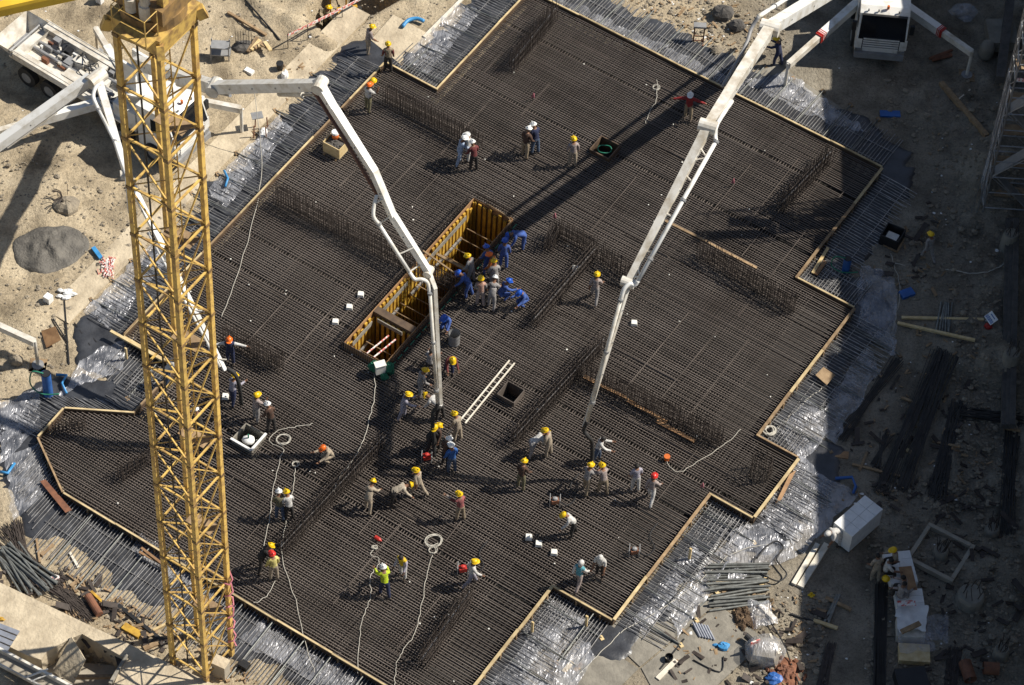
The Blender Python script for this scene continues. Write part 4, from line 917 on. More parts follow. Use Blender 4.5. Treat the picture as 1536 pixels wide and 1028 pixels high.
for k, (px, py, yaw, pose, hat, shirt, trou, label, z, vest, fore, H) in enumerate(PEOPLE):
    V, Ed, Ra, Bn, hands, h1, h2, hd = skel(pose, H*.96)
    me = bpy.data.meshes.new('tmp'); me.from_pydata(V, Ed, []); ob = bpy.data.objects.new('tmp', me); col.objects.link(ob)
    sk = ob.modifiers.new('s', 'SKIN'); sd = me.skin_vertices[0].data
    for i, ra in enumerate(Ra): kk = 1.0 if i in (4, 5, 6) else 1.2; sd[i].radius = (ra*kk, ra*kk*(.82 if i in (0, 1, 2) else 1))
    sd[0].use_root = True; sb = ob.modifiers.new('b', 'SUBSURF'); sb.levels = 1; tmp.append((ob, V, Bn, hands, h1, h2, hd))
bpy.context.view_layer.update(); dg = bpy.context.evaluated_depsgraph_get()
for (px, py, yaw, pose, hat, shirt, trou, label, z, vest, fore, H), (ob, V, Bn, hands, h1, h2, hd) in zip(PEOPLE, tmp):
    me = bpy.data.meshes.new_from_object(ob.evaluated_get(dg)); me.name = 'person'
    # hands with five fingers, nose and ears joined into the body mesh
    m = MB(); m.v = [tuple(q.co) for q in me.vertices]; m.f = [tuple(p.vertices) for p in me.polygons]; nbody = len(m.f)
    for hp_, d, sg in hands:
        side = d.cross(Vector((0, 1, 0)) if abs(d.y) < .8 else Vector((0, 0, 1))).normalized(); fwd = side.cross(d).normalized()
        for j in range(5):
            if j == 0: b0 = hp_+side*.03*sg; dd = (d*.5+side*.8*sg).normalized(); L = .06
            else: b0 = hp_+side*(.027-.018*(j-1))+d*.02; dd = d; L = (.075, .085, .08, .062)[j-1]
            m.tube([b0, b0+dd*L*.55, b0+dd*L*.9+fwd*.025], [.0105, .0095, .007], 4)
    face = Vector((0, 1, 0)); right = Vector((1, 0, 0)); fd = right.cross(hd).normalized()*-1
    if fd.y < 0: fd = -fd
    m.tube([h1+fd*.075+hd*.03, h1+fd*.112+hd*.0], [.012, .02], 5)
    for sg in (-1, 1): m.ell(h1+right*(sg*.085)+hd*.03, .012, .022, .03, 6, 4)
    neye = len(m.f)
    for sg in (-1, 1): m.ell(h1+right*(sg*.034)+fd*.078+hd*.045, .011, .011, .009, 6, 4)
    m.add([h1+fd*.087-hd*.03-right*.025, h1+fd*.087-hd*.03+right*.025, h1+fd*.085-hd*.04+right*.022, h1+fd*.085-hd*.04-right*.022], [(0, 1, 2, 3)])
    me2 = bpy.data.meshes.new('person'); me2.from_pydata(m.v, [], m.f)
    ms = ['skin', None, None, 'boot', 'hair', None]
    mats_ = [MATS['skin'], cloth(shirt), cloth(trou), MATS['boot'], MATS['hair'], cloth(vest) if vest else cloth(shirt), cloth(fore) if fore else cloth(shirt)]
    for q in mats_: me2.materials.append(q)
    segs = [(V[a], V[b_], lab) for a, b_, lab in Bn]
    lab_i = {'skin': 0, 'shirt': 5, 'sleeve': 1, 'fore': 6 if (fore or random.random() < .75) else 0, 'trouser': 2, 'boot': 3}
    co = np.array([p.center for p in me2.polygons]); best = np.full(len(co), 1e9); bl_ = np.zeros(len(co), int)
    for a, b_, lab in segs:
        a_ = np.array(a); e_ = np.array(b_)-a_; tt = np.clip(((co-a_)@e_)/(e_@e_+1e-9), 0, 1); dd = np.linalg.norm(co-a_-tt[:, None]*e_, axis=1)
        mk = dd < best; best[mk] = dd[mk]; bl_[mk] = lab_i[lab]
    bl_[nbody:neye] = 0; bl_[neye:] = 4
    me2.polygons.foreach_set('material_index', bl_.tolist()); sm = np.ones(len(co), bool); me2.polygons.foreach_set('use_smooth', sm.tolist()); me2.update()
    bpy.data.objects.remove(ob); bpy.data.meshes.remove(me)
    o = bpy.data.objects.new('person', me2); col.objects.link(o)
    o.location = on_ground(px, py) if z is None else gp(px, py, z); o.rotation_euler = (0, 0, R_(yaw)); tagp(o, label, 'person')
    if hat is None: hm = None
    elif hat == 'hood': hm = ('hood', hood_mesh(shirt))
    else: hm = ('hard_hat', hat_mesh(HATM[hat]))
    if hm is None:
        if 'hair_me' not in globals():
            mm = MB(); mm.ell((0, -.015, -.02), .1, .112, .1, 12, 6, half=False); hair_me = bpy.data.meshes.new('hair'); hair_me.from_pydata(mm.v, [], mm.f); hair_me.materials.append(MATS['hair'])
        hm = ('hair', hair_me)
    h = bpy.data.objects.new(hm[0], hm[1]); col.objects.link(h); h.parent = o; h.location = h2+hd*(.015 if hm[0] == 'hard_hat' else -.02)
    h.rotation_euler = (-math.atan2(hd.y, hd.z), 0, 0)
# ================================================================== BLINDING SLABS, SHEETS
def slab(poly, z0, z1, m_, label, name='concrete_blinding'):
    m = MB(); m.prism([gp(x, y, z1)[:2] for x, y in poly][::-1], z0, z1); m.build(name, m_, kind='structure', label=label)
m = MB(); m.prism([UV(*p)[:2] for p in ((-56.4, 57.5), (-55.2, 57.5), (-55.2, 79.2), (-56.4, 79.2))], ZG-.3, ZG+.06); m.build('concrete_blinding', 'concrete_pale', kind='structure', label='pale concrete strip along the upper left edge')
slab([(556, 60), (590, 22), (652, 56), (600, 96)], ZG-.2, ZG+.09, 'concrete_pale', 'pale concrete landing at the top left corner')
slab([(905, 948), (1016, 862), (1075, 905), (960, 1000)], ZG-.2, ZG+.045, 'concrete_grey', 'grey concrete slab below the lower right formwork')
slab([(962, 1002), (1077, 907), (1150, 960), (1040, 1060), (985, 1045)], ZG-.2, ZG+.04, 'concrete_grey', 'grey concrete slab around the wrapped machine')
slab([(890, 960), (958, 1003), (900, 1060), (800, 1060)], ZG-.2, ZG+.035, 'concrete_grey', 'grey concrete slab at the bottom middle')
slab([(1110, 118), (1165, 95), (1325, 205), (1292, 232)], ZG-.2, ZG+.05, 'concrete_grey', 'grey concrete strip between the truck and the raft')
NF = [0]
def sheet(q, label, m_='film', amp=.16, z=None, n=22, name='plastic_sheet'):
    NF[0] += 7; s_ = NF[0]; P4 = [gp(x, y, ZG) for x, y in q]; Lu = max((P4[1]-P4[0]).length, .5); Lv = max((P4[3]-P4[0]).length, .5); nu = int(min(60, Lu/.11)+2); nv = int(min(60, Lv/.11)+2)
    def fn(a, b_):
        p = P4[0].lerp(P4[1], a).lerp(P4[3].lerp(P4[2], a), b_); U, V_ = uv_of(p)
        e = float(fbm(np.array(U*1.1+s_), np.array(V_*1.1), 3))-.45; e2 = float(fbm(np.array(U*3.1+s_), np.array(V_*3.1+4), 3))-.42
        edge = min(a, 1-a, b_, 1-b_)
        p = p+(DB*e+DA*(e2))*(.55 if edge < .12 else .15); base = (z if z is not None else ZG+.07)
        d_ = float(sdist(np.array([U]), np.array([V_]))[0])
        if z is None and d_ < 2.2: return Vector((p.x, p.y, ZG+.09+min(.07, abs(e2)*.3)))
        return Vector((p.x, p.y, base+abs(e2)*amp*2.2+abs(e)*amp))
    m = MB(); m.grid(fn, nu, nv); return m.build(name, m_, label=label, cat='plastic sheet', group='plastic sheets round the raft', smooth=True)
for q, lb, mm_, am in (
    ([(128, 470), (235, 360), (262, 385), (165, 500)], 'clear plastic sheet left of the mast below the wet concrete', 'film', .12),
    ([(310, 290), (420, 175), (440, 200), (335, 315)], 'clear plastic sheet along the upper left edge right of the mast', 'film', .08),
    ([(606, 88), (690, 4), (722, 22), (640, 112)], 'shiny white plastic sheet lining the notch at the top', 'film', .2),
    ([(840, 0), (1000, 72), (975, 88), (818, 12)], 'clear plastic strip over the bars near the steel frame at the top', 'film_grey', .08),
    ([(1000, 72), (1120, 132), (1100, 150), (980, 90)], 'clear plastic strip over the bars left of the long boom', 'film_grey', .1),
    ([(1120, 128), (1180, 110), (1300, 200), (1240, 190)], 'clear plastic sheet in front of the left outrigger of the truck', 'film', .12),
    ([(1290, 400), (1345, 420), (1340, 540), (1285, 490)], 'large grey plastic sheet in the shade beside the open steel box', 'film_grey', .16),
    ([(1215, 640), (1300, 520), (1322, 560), (1250, 665)], 'plastic sheet draped beside the square plywood sheet', 'film_grey', .16),
    ([(1170, 650), (1215, 600), (1245, 650), (1205, 695)], 'crumpled shiny plastic by the coiled white hose', 'film', .3),
    ([(1140, 775), (1200, 690), (1285, 745), (1205, 835)], 'large shiny plastic sheet left of the wrapped block stack', 'film', .22),
    ([(1095, 800), (1150, 780), (1195, 835), (1085, 885)], 'crumpled plastic under the black hose loop', 'film', .22),
    ([(1005, 915), (1085, 815), (1108, 840), (1015, 960)], 'long plastic sheet along the lower right formwork', 'film', .2),
    ([(945, 935), (1040, 815), (1052, 830), (965, 955)], 'narrow plastic strip under the props at lower right', 'film', .12),
    ([(740, 1028), (830, 905), (880, 930), (800, 1045)], 'clear plastic over the bars at the bottom of the frame', 'film_grey', .14),
    ([(800, 1040), (870, 960), (895, 985), (840, 1060)], 'crumpled plastic at the bottom right of the lower formwork', 'film', .25),
    ([(120, 545), (205, 505), (180, 560), (85, 600)], 'crumpled clear plastic left of the mast beside the blue pipe', 'film', .2),
    ([(0, 610), (65, 580), (60, 640), (0, 700)], 'plastic sheet on the bars at the far left edge', 'film', .18),
    ([(10, 690), (60, 665), (75, 735), (20, 790)], 'plastic sheet below the slanted formwork at the far left', 'film_grey', .15),
    ([(385, 935), (545, 1022), (520, 1050), (360, 965)], 'plastic sheet along the bottom left bars right of the mast', 'film_grey', .16),
    ([(215, 800), (330, 880), (310, 905), (195, 830)], 'plastic sheet behind the mast along the lower left bars', 'film_grey', .14)):
    sheet(q, lb, mm_, am)

# ================================================================== SMALL THINGS
def one(m, name, mt, label, cat, group=None, smooth=False): return m.build(name, mt, label=label, cat=cat, group=group, smooth=smooth)
def bx(px, py, sx, sy, sz, mt, name, label, cat, ang=-PH, z=None, group=None, bev=None):
    c = on_ground(px, py) if z is None else gp(px, py, z); m = MB(); m.box(c+UPZ*sz/2, sx, sy, sz, ang); return one(m, name, mt, label, cat, group)
def line(seq, r, mt, name, label, cat, k=5, z=.06, n=6, group=None):
    m = MB(); pts = pxs(seq, z); m.tube(smoothline(pts, k) if k > 1 else pts, r, n); return one(m, name, mt, label, cat, group, True)
def rope(seq, label, r=.014, mt='rope', z=.05, k=6, wig=.035):
    pts = smoothline(pxs(seq, z), k); pts = [p+Vector((random.uniform(-wig, wig), random.uniform(-wig, wig), random.uniform(0, .015))) for p in pts]
    m = MB(); m.tube(smoothline(pts, 2), r, 5); one(m, 'rope', mt, label, 'rope', smooth=True)
def coil(px, py, r, label, mt='rope', z=.05, turns=4, tr=.016):
    c = gp(px, py, z); m = MB(); pts = []
    for k in range(turns*14): a = 2*math.pi*k/14; rr = r*(1-.08*(k//14)+.06*math.sin(k*.9)); pts.append(c+Vector((rr*math.cos(a)+.04*math.sin(k*.31), rr*.9*math.sin(a), .012*(k % 5)+.004*k/5)))
    m.tube(pts, tr, 5); one(m, 'coiled_rope', mt, label, 'rope', smooth=True)
def plank(p, q, w, h, mt, label, z=None, z2=None, name='plank', cat='plank', group=None):
    a = on_ground(*p, .06) if z is None else gp(*p, z); b_ = on_ground(*q, .06) if z is None else gp(*q, z if z2 is None else z2)
    m = MB(); m.beam(a, b_, w, h); return one(m, name, mt, label, cat, group)
def rock(px, py, r, mt, label, name='boulder', z=None, flat=.75):
    c = on_ground(px, py) if z is None else gp(px, py, z); m = MB(); m.ell(c+UPZ*r*flat*.5, r, r*random.uniform(.8, 1), r*flat, 11, 7, .13); return one(m, name, mt, label, 'rock', smooth=False)
# ropes and hoses on the mat
rope([(1112, 645), (1085, 668), (1050, 690), (1020, 708), (1005, 700), (1000, 692)], 'white hose running from the right formwork to the orange bucket')
coil(650, 812, .36, 'large white rope coil on the lower middle of the mat'); coil(649, 826, .18, 'small white rope coil just below the large one', turns=2)
rope([(649, 832), (641, 860), (633, 905), (622, 950), (605, 975), (594, 1000), (592, 1032)], 'white rope running from the coils to the bottom edge')
rope([(562, 822), (556, 832), (568, 838), (566, 850), (556, 865), (556, 895), (545, 925), (538, 965), (536, 1010)], 'thin white rope passing left of the hi-vis vest')
coil(562, 822, .1, 'tiny white rope coil near the red extinguisher', turns=3)
rope([(985, 120), (985, 150), (975, 165), (968, 185)], 'white rope tied at the upper middle formwork'); coil(984, 132, .17, 'rope knot near the upper formwork', turns=2)
rope([(470, 636), (445, 640), (415, 648), (405, 662), (425, 675), (420, 690), (410, 735), (402, 790), (393, 830)], 'white rope snaking down the left of the mat')
coil(425, 660, .3, 'white rope tangle right of the white-rimmed box-out', turns=3); coil(443, 697, .15, 'small white rope loop above the olive jacket', turns=2)
rope([(443, 700), (440, 730), (432, 770), (422, 830), (440, 890), (455, 950), (472, 1010)], 'white rope running down past the olive jacket to the lower left')
rope([(412, 872), (400, 895), (380, 905)], 'white rope at the feet of the yellow shirt')
rope([(562, 560), (563, 590), (555, 625), (545, 660), (530, 690), (512, 712), (500, 740)], 'grey cable running from the white box down the mat', .016, 'rope')
rope([(380, 120, 3), (392, 240, .1), (380, 330), (350, 430), (332, 475)], 'thin pale rope down the upper left of the mat', .015)
rope([(1236, 580, ZG+.1), (1210, 600, ZG+.1), (1180, 630, ZG+.1), (1162, 648, ZG+.1)], 'white hose leading to the coil on the right', .02, z=ZG+.1)
coil(1154, 647, .27, 'coiled white hose in the corner of the right formwork', z=ZG+.25, turns=5, tr=.03)
rope([(930, 950), (990, 915), (1040, 880), (1100, 830), (1160, 815)], 'white rope lying across the plastic at lower right', .018, z=ZG+.12)
rope([(860, 1020), (895, 985), (930, 950)], 'white rope end at the bottom right', .018, z=ZG+.12)
rope([(1340, 395), (1370, 400), (1420, 405), (1460, 410), (1490, 405), (1515, 385), (1530, 350)], 'pale hose across the shaded ground at right', .025, z=ZG+.12)
rope([(1335, 380), (1342, 400), (1350, 430), (1345, 470), (1335, 510)], 'thin white cables hanging from the open steel box', .015, z=ZG+.1)
line([(1135, 838), (1150, 820), (1165, 812), (1175, 822), (1165, 838), (1172, 850), (1180, 862), (1168, 872), (1148, 864), (1132, 850), (1132, 835)], .032, 'cable_black', 'hose_loop', 'black hose loop on crumpled plastic at lower right', 'hose', z=ZG+.2)
line([(1040, 990), (1080, 1008), (1085, 985)], .025, 'cable_black', 'cable', 'black cable bent by the blue bag', 'cable', z=ZG+.08)
line([(1150, 925), (1175, 965), (1190, 1005), (1200, 1030)], .03, 'cable_black', 'cable', 'black hose running down beside the wrapped machine', 'hose', z=ZG+.1)
# pale ladder
lg = thing('ladder', 'pale aluminium ladder lying on the mat right of the middle boom', 'ladder', gp(733, 590, .05))
a0, a1 = gp(768, 543, .08), gp(694, 633, .08); sd_ = (a1-a0).normalized().cross(UPZ)*.125
for s in (-1, 1): m = MB(); m.beam(a0+sd_*s, a1+sd_*s, .06, .05); m.build('rail', 'timber_white', lg)
for k in range(13): m = MB(); x = a0.lerp(a1, (k+.5)/13); m.tube([x-sd_, x+sd_], .016, 5); m.build('rung', 'timber_white', lg)
# drum, white box with green net
dr_ = thing('drum', 'open grey drum standing on the mat right of the middle boom', 'drum', gp(681, 514, 0)); c = gp(681, 514, 0)
m = MB(); m.tube([c, c+UPZ*.62], .24, 18, False); m.build('shell', 'grey_paint', dr_, smooth=True); m = MB(); m.tube([c+UPZ*.03, c+UPZ*.05], .235, 18); m.build('base', 'black', dr_)
for zz in (.2, .42, .62): m = MB(); m.tube([c+UPZ*(zz-.015), c+UPZ*(zz+.015)], .255, 18, False); m.build('hoop', 'steel', dr_)
c = gp(570, 562, .05); nb_ = thing('distribution_box', 'white electric box wrapped in green netting at the lower end of the pit', 'electric box', c)
m = MB(); m.box(c+UPZ*.45, .42, .28, .5, .4); m.build('cabinet', 'foam', nb_); m = MB(); m.box(c+UPZ*.71, .46, .32, .04, .4); m.build('lid', 'foam', nb_)
m = MB(); m.ell(c+Vector((-.25, .12, .35)), .26, .2, .3, 10, 6, .2); m.ell(c+Vector((.35, .12, .3)), .24, .2, .38, 10, 6, .2); m.ell(c+Vector((.2, -.15, .05)), .2, .15, .2, 10, 6, .2); m.build('netting', 'green_net', nb_)
# foam blocks
for px, py, lb in ((541, 443, 'white foam block, topmost of three left of the pit'), (524, 462, 'white foam block, middle of three left of the pit'), (503, 484, 'white foam block, lowest of three left of the pit'), (951, 486, 'single white foam block right of the long boom'),
                   (793, 807, 'white foam block, topmost of three in the lower middle'), (808, 817, 'white foam block, middle of three in the lower middle'), (831, 830, 'white foam block, lowest of three in the lower middle'), (338, 596, 'white foam block beside the lilac shirt right of the mast'), (863, 404, 'grey crumpled bag beside the short rebar wall')):
    c = gp(px, py, .03); m = MB(); a_ = random.uniform(0, 1); w = .27; m.hexa([c+Vector((x*w/2, y*w/2, 0)) for x, y in ((-1, -1), (1, -1), (1, 1), (-1, 1))]+[c+Vector((x*w*.42, y*w*.42, .13)) for x, y in ((-1, -.9), (1, -1), (.9, 1), (-1, 1))])
    one(m, 'foam_block', 'foam', lb, 'foam block', 'foam blocks on the mat')
# flags
for px, py, lb in ((831, 332, 'pink ribbon marker right of the blue workers'), (1098, 280, 'pink ribbon marker in the upper right of the mat'), (1052, 736, 'pink ribbon marker by the notch at lower right'), (799, 152, 'pink ribbon marker in the upper middle of the mat')):
    c = gp(px, py, 0); fl_ = thing('ribbon_marker', lb, 'marker', c, 'pink ribbon markers'); m = MB(); m.tube([c, c+UPZ*.55], .012, 5); m.build('stake', 'rebar_wall', fl_)
    m = MB(); m.add([c+UPZ*.55, c+Vector((.06, .02, .5)), c+Vector((.09, -.03, .2)), c+Vector((.02, 0, .25)), c+Vector((-.07, .03, .15)), c+Vector((-.04, 0, .4))], [(0, 1, 2, 3), (0, 3, 4, 5)]); m.build('ribbon', 'pink', fl_)
# vibrator engines
for px, py, lb in ((694, 858, 'red concrete vibrator engine in a tube frame beside the worker in white'), (951, 831, 'dark vibrator engine in a tube frame near the right formwork'), (832, 756, 'small vibrator engine near the single brown worker'), (640, 690, 'small red vibrator engine under the middle boom hose')):
    c = gp(px, py, .02); v_ = thing('vibrator_engine', lb, 'engine', c, 'concrete vibrators')
    m = MB(); m.box(c+UPZ*.22, .3, .22, .2, .3); m.build('motor', 'red' if 'red' in lb else 'rust', v_); m = MB(); m.ell(c+UPZ*.36, .12, .1, .08, 10, 4); m.build('tank', 'red' if 'red' in lb else 'grey_paint', v_)
    for sg in (-1, 1):
        m = MB(); m.tube([c+Vector((sg*.2, -.17, .02)), c+Vector((sg*.2, -.17, .45)), c+Vector((sg*.2, .17, .45)), c+Vector((sg*.2, .17, .02)), c+Vector((sg*.2, -.17, .02))], .016, 5); m.build('frame', 'grey_paint', v_)
    m = MB(); m.tube(smoothline([c+Vector((.15, 0, .2)), c+Vector((.5, -.1, .1)), c+Vector((.8, .3, .06)), c+Vector((.6, .9, .06)), c+Vector((.9, 1.5, .06))], 5), .022, 6); m.build('poker_hose', 'cable_black', v_)
m = MB(); a = gp(562, 805, .09); b_ = gp(571, 811, .09); m.tube([a, a.lerp(b_, .08), a.lerp(b_, .8), b_, b_+(b_-a)*.15], [.03, .085, .085, .05, .02], 10); one(m, 'fire_extinguisher', 'red', 'red fire extinguisher lying on the mat in the lower middle', 'extinguisher')
c = gp(1000, 690, .03); m = MB(); m.tube([c, c+UPZ*.25], [.1, .13], 12); one(m, 'bucket', 'orange', 'orange bucket at the end of the white hose on the right', 'bucket')
c = gp(560, 121, .1); m = MB(); m.ell(c, .14, .16, .13, 12, 5, half=True); m.tube([c-UPZ*.012, c], .17, 14); one(m, 'hard_hat', 'hat_yellow', 'yellow hard hat lying on the upper left formwork', 'helmet')
# planks at the long wall and in the shade
for k, (p, q) in enumerate((((876, 565), (940, 597)), ((940, 600), (1000, 633)), ((985, 632), (1042, 662)))): plank(p, q, .16, .04, 'ply', ('upper', 'middle', 'lower')[k]+' brown plank along the long rebar wall', z=.1)
for k, (p, q) in enumerate((((985, 325), (1060, 362)), ((1062, 364), (1135, 402)))): plank(p, q, .12, .04, 'timber_old', ('left', 'right')[k]+' weathered plank on the mat right of the long boom', z=.06)
plank((1219, 410), (1242, 372), .13, .06, 'timber', 'pale plank lying in the lit corner beside the blue pipe', z=ZO+.06); plank((1224, 412), (1238, 392), .16, .05, 'ply', 'short brown board in the lit corner beside the blue pipe', z=ZO+.05)
def board(quad, th, mt, name, label, cat):
    m = MB(); P4 = [gp(x, y, z) for x, y, z in quad]; nrm_ = (P4[1]-P4[0]).cross(P4[3]-P4[0]).normalized()*th; m.hexa(P4+[p+nrm_ for p in P4]); return one(m, name, mt, label, cat)
board([(1240, 578, ZO+.06), (1253, 563, ZO+.1), (1235, 551, ZO+.25), (1223, 563, ZO+.2)], .02, 'timber_old', 'plywood_sheet', 'square brown plywood sheet lying on the bars beside the right formwork', 'plywood')
board([(1163, 755, ZO+.03), (1172, 750, ZO+.03), (1194, 706, ZO+.2), (1184, 712, ZO+.2)], .03, 'ply', 'plywood_offcut', 'narrow brown plywood strip leaning on the lower right formwork', 'plywood')
board([(62, 497, ZG+.1), (70, 522, ZG+.1), (92, 510, ZG+.4), (83, 490, ZG+.4)], .02, 'ply', 'plywood_sheet', 'brown plywood sheet tilted on the sand at the left', 'plywood')
board([(60, 722, ZO+.1), (68, 719, ZO+.1), (108, 765, ZO+.15), (98, 769, ZO+.15)], .03, 'rust', 'steel_plate', 'long dark red steel strip outside the slanted formwork', 'steel plate')
plank((166, 497), (245, 541), .12, .1, 'timber', 'timber beam sticking out of the formwork left of the mast', z=.2)
plank((186, 501), (212, 473), .05, .05, 'timber_old', 'thin batten at the end of the beam left of the mast', z=.2)
for k, (p, q) in enumerate((((209, 828), (250, 850)), ((212, 822), (246, 848)))): plank(p, q, .1, .05, 'ply', ('lower', 'upper')[k]+' red brown plank crossing behind the mast', z=.05+.06*k)
for k, (x, y) in enumerate(((798, 940), (879, 931), (1034, 830), (190, 530))): 
    c = gp(x, y+8, ZO); m = MB(); m.beam(c, c+UPZ*.7, .1, .06, DA); one(m, 'timber_stake', 'timber', ('tall timber stake outside the bottom formwork', 'timber stake near the short lower formwork', 'timber stake between the bars at lower right', 'timber stake left of the mast')[k], 'stake')
# plywood box with rubble and water cooler
c = gp(503, 228, 0); bxr = thing('plywood_box', 'open yellow plywood box of rubble under the middle boom', 'box', c)
for sg, ax, ln, oth in ((1, DB, .85, .62), (-1, DB, .85, .62), (1, DA, .62, .85), (-1, DA, .62, .85)):
    other = DA if ax is DB else DB; m = MB(); x = c+other*(sg*(oth/2)); m.beam(x-ax*ln/2+UPZ*.38, x+ax*ln/2+UPZ*.38, .03, .6); m.build('side_panel', 'timber', bxr)
m = MB(); m.obox(c+UPZ*.5, DB*.4, DA*.29, UPZ*.05)
for k in range(22): m.ell(c+DB*random.uniform(-.36, .36)+DA*random.uniform(-.25, .25)+UPZ*.57, .07, .06, .05, 6, 4, .2)
m.build('rubble', 'rock_dark', bxr)
for sg in (-1, 1): m = MB(); x = c+DB*(sg*.3); m.beam(x-DA*.45+UPZ*.04, x+DA*.45+UPZ*.04, .09, .08); m.build('skid', 'timber_old', bxr)
c = gp(503, 206, .62); wc = thing('water_cooler', 'orange water cooler with a white lid standing on the plywood box', 'cooler', c-UPZ*.1)
m = MB(); m.tube([c-UPZ*.1, c+UPZ*.28], [.14, .17], 14); m.build('body', 'orange', wc, smooth=True); m = MB(); m.tube([c+UPZ*.28, c+UPZ*.36], [.185, .16], 14); m.build('lid', 'white', wc)
# steel frame stand and rocks at the top
c = on_ground(1047, 64); fs = thing('steel_stand', 'rusty upright steel stand with a flat top at the upper edge', 'stand', c)
for sg in (-1, 1): m = MB(); m.beam(c+Vector((sg*.22, 0, 0)), c+Vector((sg*.22, .05, 1.0)), .06, .06); m.build('post', 'rust', fs); m = MB(); m.beam(c+Vector((sg*.22, -.25, .03)), c+Vector((sg*.22, .25, .03)), .06, .06); m.build('foot', 'rust', fs)
m = MB(); m.box(c+Vector((0, .05, 1.05)), .56, .3, .1); m.build('top', 'grey_paint', fs)
for zz in (.1, .4): m = MB(); m.beam(c+Vector((-.22, .02, zz)), c+Vector((.22, .02, zz)), .04, .05); m.build('cross_bar', 'rust', fs)
rock(1084, 24, .5, 'rock_dark', 'large dark boulder on the rubble at the top'); rock(1106, 42, .38, 'rock_dark', 'smaller dark boulder right of the large one at the top'); rock(1074, 78, .3, 'rock', 'tan boulder below the dark ones beside the bars', flat=.8)
c = on_ground(101, 312); pb = thing('pile_head', 'broken concrete pile head with bent rebar on the sand at the left', 'pile', c)
m = MB(); m.ell(c+UPZ*.12, .55, .5, .36, 14, 7, .13); m.build('concrete', 'rock', pb)
for k in range(14):
    a = random.uniform(1.5, 4.5); m = MB(); s0 = c+Vector((.25*math.cos(a), .3*math.sin(a)+.1, .4)); m.tube(smoothline([s0, s0+Vector((.12*math.cos(a), .15, .2)), s0+Vector((.45*math.cos(a), .3*math.sin(a)+.1, .22))], 4), .014, 4); m.build('bent_rebar', 'rebar_wall', pb)
# wet concrete spill
c = gp(74, 376, ZG)
def spill(a, b_):
    r = a; th = 2*math.pi*b_; k = 1+.10*math.sin(2*th+.6)+.07*math.sin(3*th)+.03*math.sin(7*th); x = 1.55*r*k*math.cos(th); y = 1.35*r*k*math.sin(th)
    p = Vector((c.x+x, c.y+y, 0)); e = float(fbm(np.array(p.x*3), np.array(p.y*3), 3))
    return Vector((p.x, p.y, gz(p)+.02+.42*max(0, 1-r**1.3)*(.35+e*1.2)-(.14 if r > .97 else 0)))
m = MB(); m.grid(spill, 14, 40); one(m, 'concrete_spill', 'concrete_wet', 'grey heap of wet spilled concrete on the sand at the left', 'concrete', smooth=True)
# bits on the left ground
bx(73, 452, .3, .3, .35, 'white', 'bucket', 'white plastic bucket lying on the sand heap at the left', 'bucket')
m = MB(); c = on_ground(100, 440); 
for k in range(7): m.ell(c+Vector((random.uniform(-.3, .3), random.uniform(-.45, .3), .08)), random.uniform(.12, .3), random.uniform(.06, .14), .06, 9, 4, .3)
one(m, 'white_rags', 'white', 'crumpled white plastic bags on the sand below the wet concrete', 'plastic bag')
m = MB(); c = on_ground(160, 403)
for k in range(10): m.tube([c+Vector((random.uniform(-.35, .35), random.uniform(-.6, .6), random.uniform(.05, .2))) for _ in range(6)], .025, 4)
one(m, 'warning_tape', 'tape', 'tangled red and white warning tape right of the wet concrete', 'tape')
m = MB(); a = on_ground(140, 374, .12); b_ = on_ground(152, 390, .12); m.beam(a, b_, .18, .08); one(m, 'blue_strap', 'blue_light', 'short blue strap next to the tangled tape', 'strap')
for k, (p, q) in enumerate((((80, 480), (102, 515)), ((97, 452), (104, 548)), ((112, 486), (135, 520)), ((122, 488), (145, 515)))): plank(p, q, .05, .05, 'black', ('first', 'second', 'third', 'fourth')[k]+' dark steel bar from the left beside the tilted plywood', name='steel_bar', cat='bar')
rock(25, 545, .28, 'rock', 'brown stone beside the outrigger foot at the left', flat=1.1)
def blue_pipe(px, py, label, h, r):
    c = on_ground(px, py); bp_ = thing('blue_pipe', label, 'pipe', c, 'upright blue pipes'); m = MB(); m.tube([c, c+UPZ*h], r, 16, False); m.build('pipe', 'blue', bp_, smooth=True); m = MB(); m.tube([c+UPZ*(h-.02), c+UPZ*h], r*.9, 16); m.build('mouth', 'black', bp_)
    m = MB(); m.tube(smoothline([c+Vector((-.1, 0, h)), c+Vector((-.55, 0, h+.05)), c+Vector((-.65, -.1, h*.55)), c+Vector((-.2, -.25, h*.3)), c+Vector((.5, -.2, h*.3))], 6), .03, 6); m.build('green_hose', 'green', bp_, smooth=True)
blue_pipe(73, 594, 'upright blue pipe with a green hose at the left edge of the raft', 1.5, .2); blue_pipe(1268, 408, 'upright blue pipe with a green hose in the shade at right', .9, .17)
line([(84, 562), (100, 563), (93, 575), (100, 590)], .06, 'blue_light', 'blue_strap', 'blue plastic strap bent beside the left blue pipe', 'strap', 1, ZG+.2, 4)
line([(0, 708), (12, 710), (22, 695)], .07, 'blue_light', 'blue_strap', 'blue plastic strap at the far left edge', 'strap', 1, ZG+.2, 4); line([(336, 256), (342, 268), (338, 280)], .06, 'blue_light', 'blue_strap', 'blue plastic strap beside the upper left bars', 'strap', 1, ZG+.25, 4)
line([(604, 40), (612, 31), (625, 28), (636, 32)], .09, 'blue_light', 'blue_hose', 'light blue hose on the ground at the top', 'hose', 5, ZG+.2, 8)
